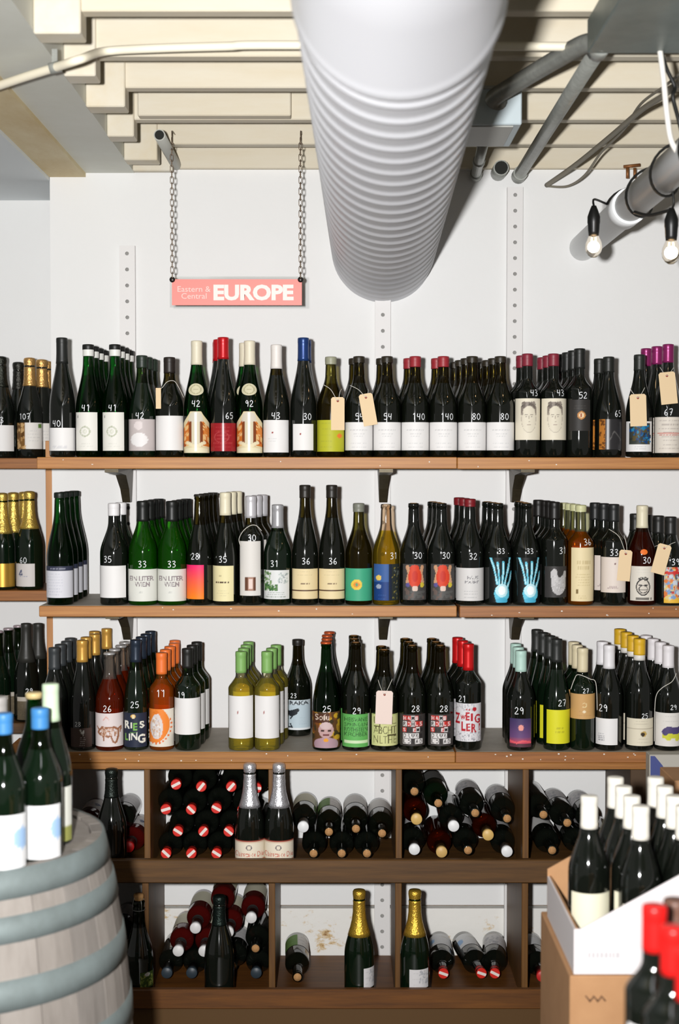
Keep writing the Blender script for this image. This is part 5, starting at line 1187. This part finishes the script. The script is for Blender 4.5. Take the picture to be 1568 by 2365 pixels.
# ------------------------------------------------------------------ cartons and bottles by the aisle
m_card = M('cardboard', (178, 136, 96), .8, noise=((14, 14, 14), .7, (162, 120, 82)))
m_white = M('carton_white', (216, 210, 210), .6); m_ink = M('print_grey', (186, 182, 184), .7)
DF = 2.64; zc0 = W(1325, 2250, DF).z; xl = W(1325, 2250, DF).x
bb = thing('cardboard_box', 'brown cardboard box under the white open carton', 'box', (0, 0, 0))
xw = xl - .008
MB().bbox(xw, xw + .46, DF - .004, 3.02, zc0 - .36, zc0 - .002, .002).build('box_body', m_card, bb)
MB().box(xw + .04, xw + .42, DF - .0046, DF - .004, zc0 - .30, zc0 - .299).build('tape_seam', M('cardboard_dark', (150, 108, 70), .8), bb)
for k in range(5):
    MB().tube([W(1352 + k * 9, 2300 + (k % 2) * 14, DF - .005), W(1362 + k * 9, 2312 - (k % 2) * 10, DF - .005)], .0016, 5).build('printed_mark', M('box_ink', (110, 80, 56), .8), bb)
b3 = thing('cardboard_box', 'brown cardboard box on the floor carrying the stacked box', 'box', (0, 0, 0))
MB().bbox(xw - .01, xw + .47, DF - .002, 3.03, .001, zc0 - .362, .002).build('box_body', m_card, b3)
wc = thing('wine_carton', 'white display carton with slanted cut front holding white capped bottles', 'carton', (0, 0, 0))
dB = 2.985; zl = W(1340, 2146, DF).z; xr_ = xl + .40; zr = zl + (W(1568, 1962, DF).z - zl) / (W(1568, 1962, DF).x - xl) * .40
zr = min(zr, zc0 + .30); tk = .004
def wall_prism(pts, y0, y1):
    n = len(pts); return MB().add([(x, y0, z) for x, z in pts] + [(x, y1, z) for x, z in pts], [tuple(range(n)), tuple(range(2 * n - 1, n - 1, -1))] + [(i, n + i, n + (i + 1) % n, (i + 1) % n) for i in range(n)])
pf = [(xl, zc0), (xr_, zc0), (xr_, zr), (xl + .012, zl)] + [(xl, zl)]
wall_prism(pf, DF, DF + tk).build('front_panel', m_white, wc)
wall_prism([(xl, zc0), (xr_, zc0), (xr_, zr + .02), (xl + .08, zl + .06), (xl, zl + .015)], dB - tk, dB).build('back_panel', m_card, wc)
MB().box(xl, xl + tk, DF + tk, dB - tk, zc0, zl).build('side_panel', m_white, wc)
MB().box(xl + tk, xl + 2 * tk, DF + tk, dB - tk, zc0 + tk, zl + .001).build('inner_side', m_card, wc)
MB().box(xr_ - tk, xr_, DF + tk, dB - tk, zc0, zr).build('side_panel', m_white, wc)
MB().box(xl + tk, xr_ - tk, DF + tk, dB - tk, zc0, zc0 + tk).build('carton_bottom', m_card, wc)
rg = random.Random(3); x = 1372
while x < 1442:
    w = rg.uniform(5, 9); MB().box(W(x, 0, DF).x, W(x + w, 0, DF).x, DF - .0004, DF, W(0, 2212, DF).z, W(0, 2200, DF).z).build('printed_letter', m_ink, wc); x += w + 3
wcap = ('matte', (222, 218, 206)); zb_ = zc0 + tk
capH = .302
def cart(X, Y, ci, ri):
    k = 'burg'; R = .0405; H = capH
    parts = [('glass_body', body_mesh(k, H, R, 'black'), None), ('capsule', cap_mesh(k, H, R, H - .062, (222, 218, 206), 'matte'), None), ('label', patch_mesh(k, H, R, -1.1, 1.1, .03, .12, 'warmwhite', 12, 4), None)]
    make_bottle((X, Y, zb_), parts, 'white capped bottle in white carton, %s row from slanted front, %s from low side' % (('first', 'second', 'third', 'fourth')[ri], ('first', 'second', 'third', 'fourth')[ci]), 'white capped bottles in the carton')
x0b = xl + 2 * tk + .0425
for ci in range(4):
    for ri in range(4):
        if ci == 0 and ri in (0, 2, 3): continue
        cart(x0b + ci * .0835, DF + .05 + ri * .0825, ci, ri)
# red capsule bottles on their own box
rb = thing('cardboard_box', 'cardboard box carrying the red capped bottles', 'box', (0, 0, 0))
zr0 = W(1512, 2092, 1.83).z - .300
MB().bbox(.345, .75, 1.50, 2.0, .001, zr0 - .001, .002).build('box_body', m_card, rb)
for px, top, y, od in ((1512, 2092, 1.83, 'first'), (1556, 2122, 1.745, 'second'), (1592, 2178, 1.66, 'third')):
    p = W(px, top, y); H = .300; k = 'bord'; R = .0376
    make_bottle((p.x, y, zr0), [('glass_body', body_mesh(k, H, R, 'black'), None), ('capsule', cap_mesh(k, H, R, H - .058, (216, 30, 28), 'foil'), None), ('label', patch_mesh(k, H, R, -1.25, 1.0, .05, .152, 'plain', 12, 4), None)], 'bordeaux bottle with bright red capsule, %s from the white carton' % od, 'red capped bottles')
p = W(1560, 2078, 1.93)
make_bottle((p.x, 1.93, zr0), [('glass_body', body_mesh('bord', p.z - zr0, .0376, 'black'), None), ('capsule', cap_mesh('bord', p.z - zr0, .0376, p.z - zr0 - .05, (92, 64, 52), 'matte'), None)], 'dark bottle with dull brown capsule behind the red capped ones', None)
# grey and blue carton stack by the end of the cubby unit
gs = thing('printed_carton', 'flat grey carton with blue corner leaning upright against the cubby unit end', 'carton', (0, 0, 0))
d3 = 4.05; xg = W(1500, 1745, d3).x; zg = W(1500, 1743, d3).z
MB().bbox(xg, xg + .4, d3, d3 + .05, .001, zg, .002).build('box_body', M('carton_grey', (172, 168, 158), .7), gs)
q = [W(1502, 1746, d3), W(1512, 1746, d3), W(1530, 1768, d3), W(1546, 1800, d3), W(1556, 1850, d3), W(1560, 1930, d3), W(1502, 1930, d3)]
MB().add([(v.x, d3 - .0006, v.z) for v in q], [tuple(reversed(range(7)))]).build('blue_print', M('carton_blue', (62, 72, 128), .6), gs)
tb = thing('cardboard_box', 'tan cardboard box leaning out before the grey carton', 'box', (0, 0, 0))
p0, p1 = W(1549, 1795, 3.5), W(1640, 1795, 3.5)
MB().bbox(p0.x, p1.x, 3.46, 3.62, .001, p0.z, .002).build('box_body', m_card, tb)
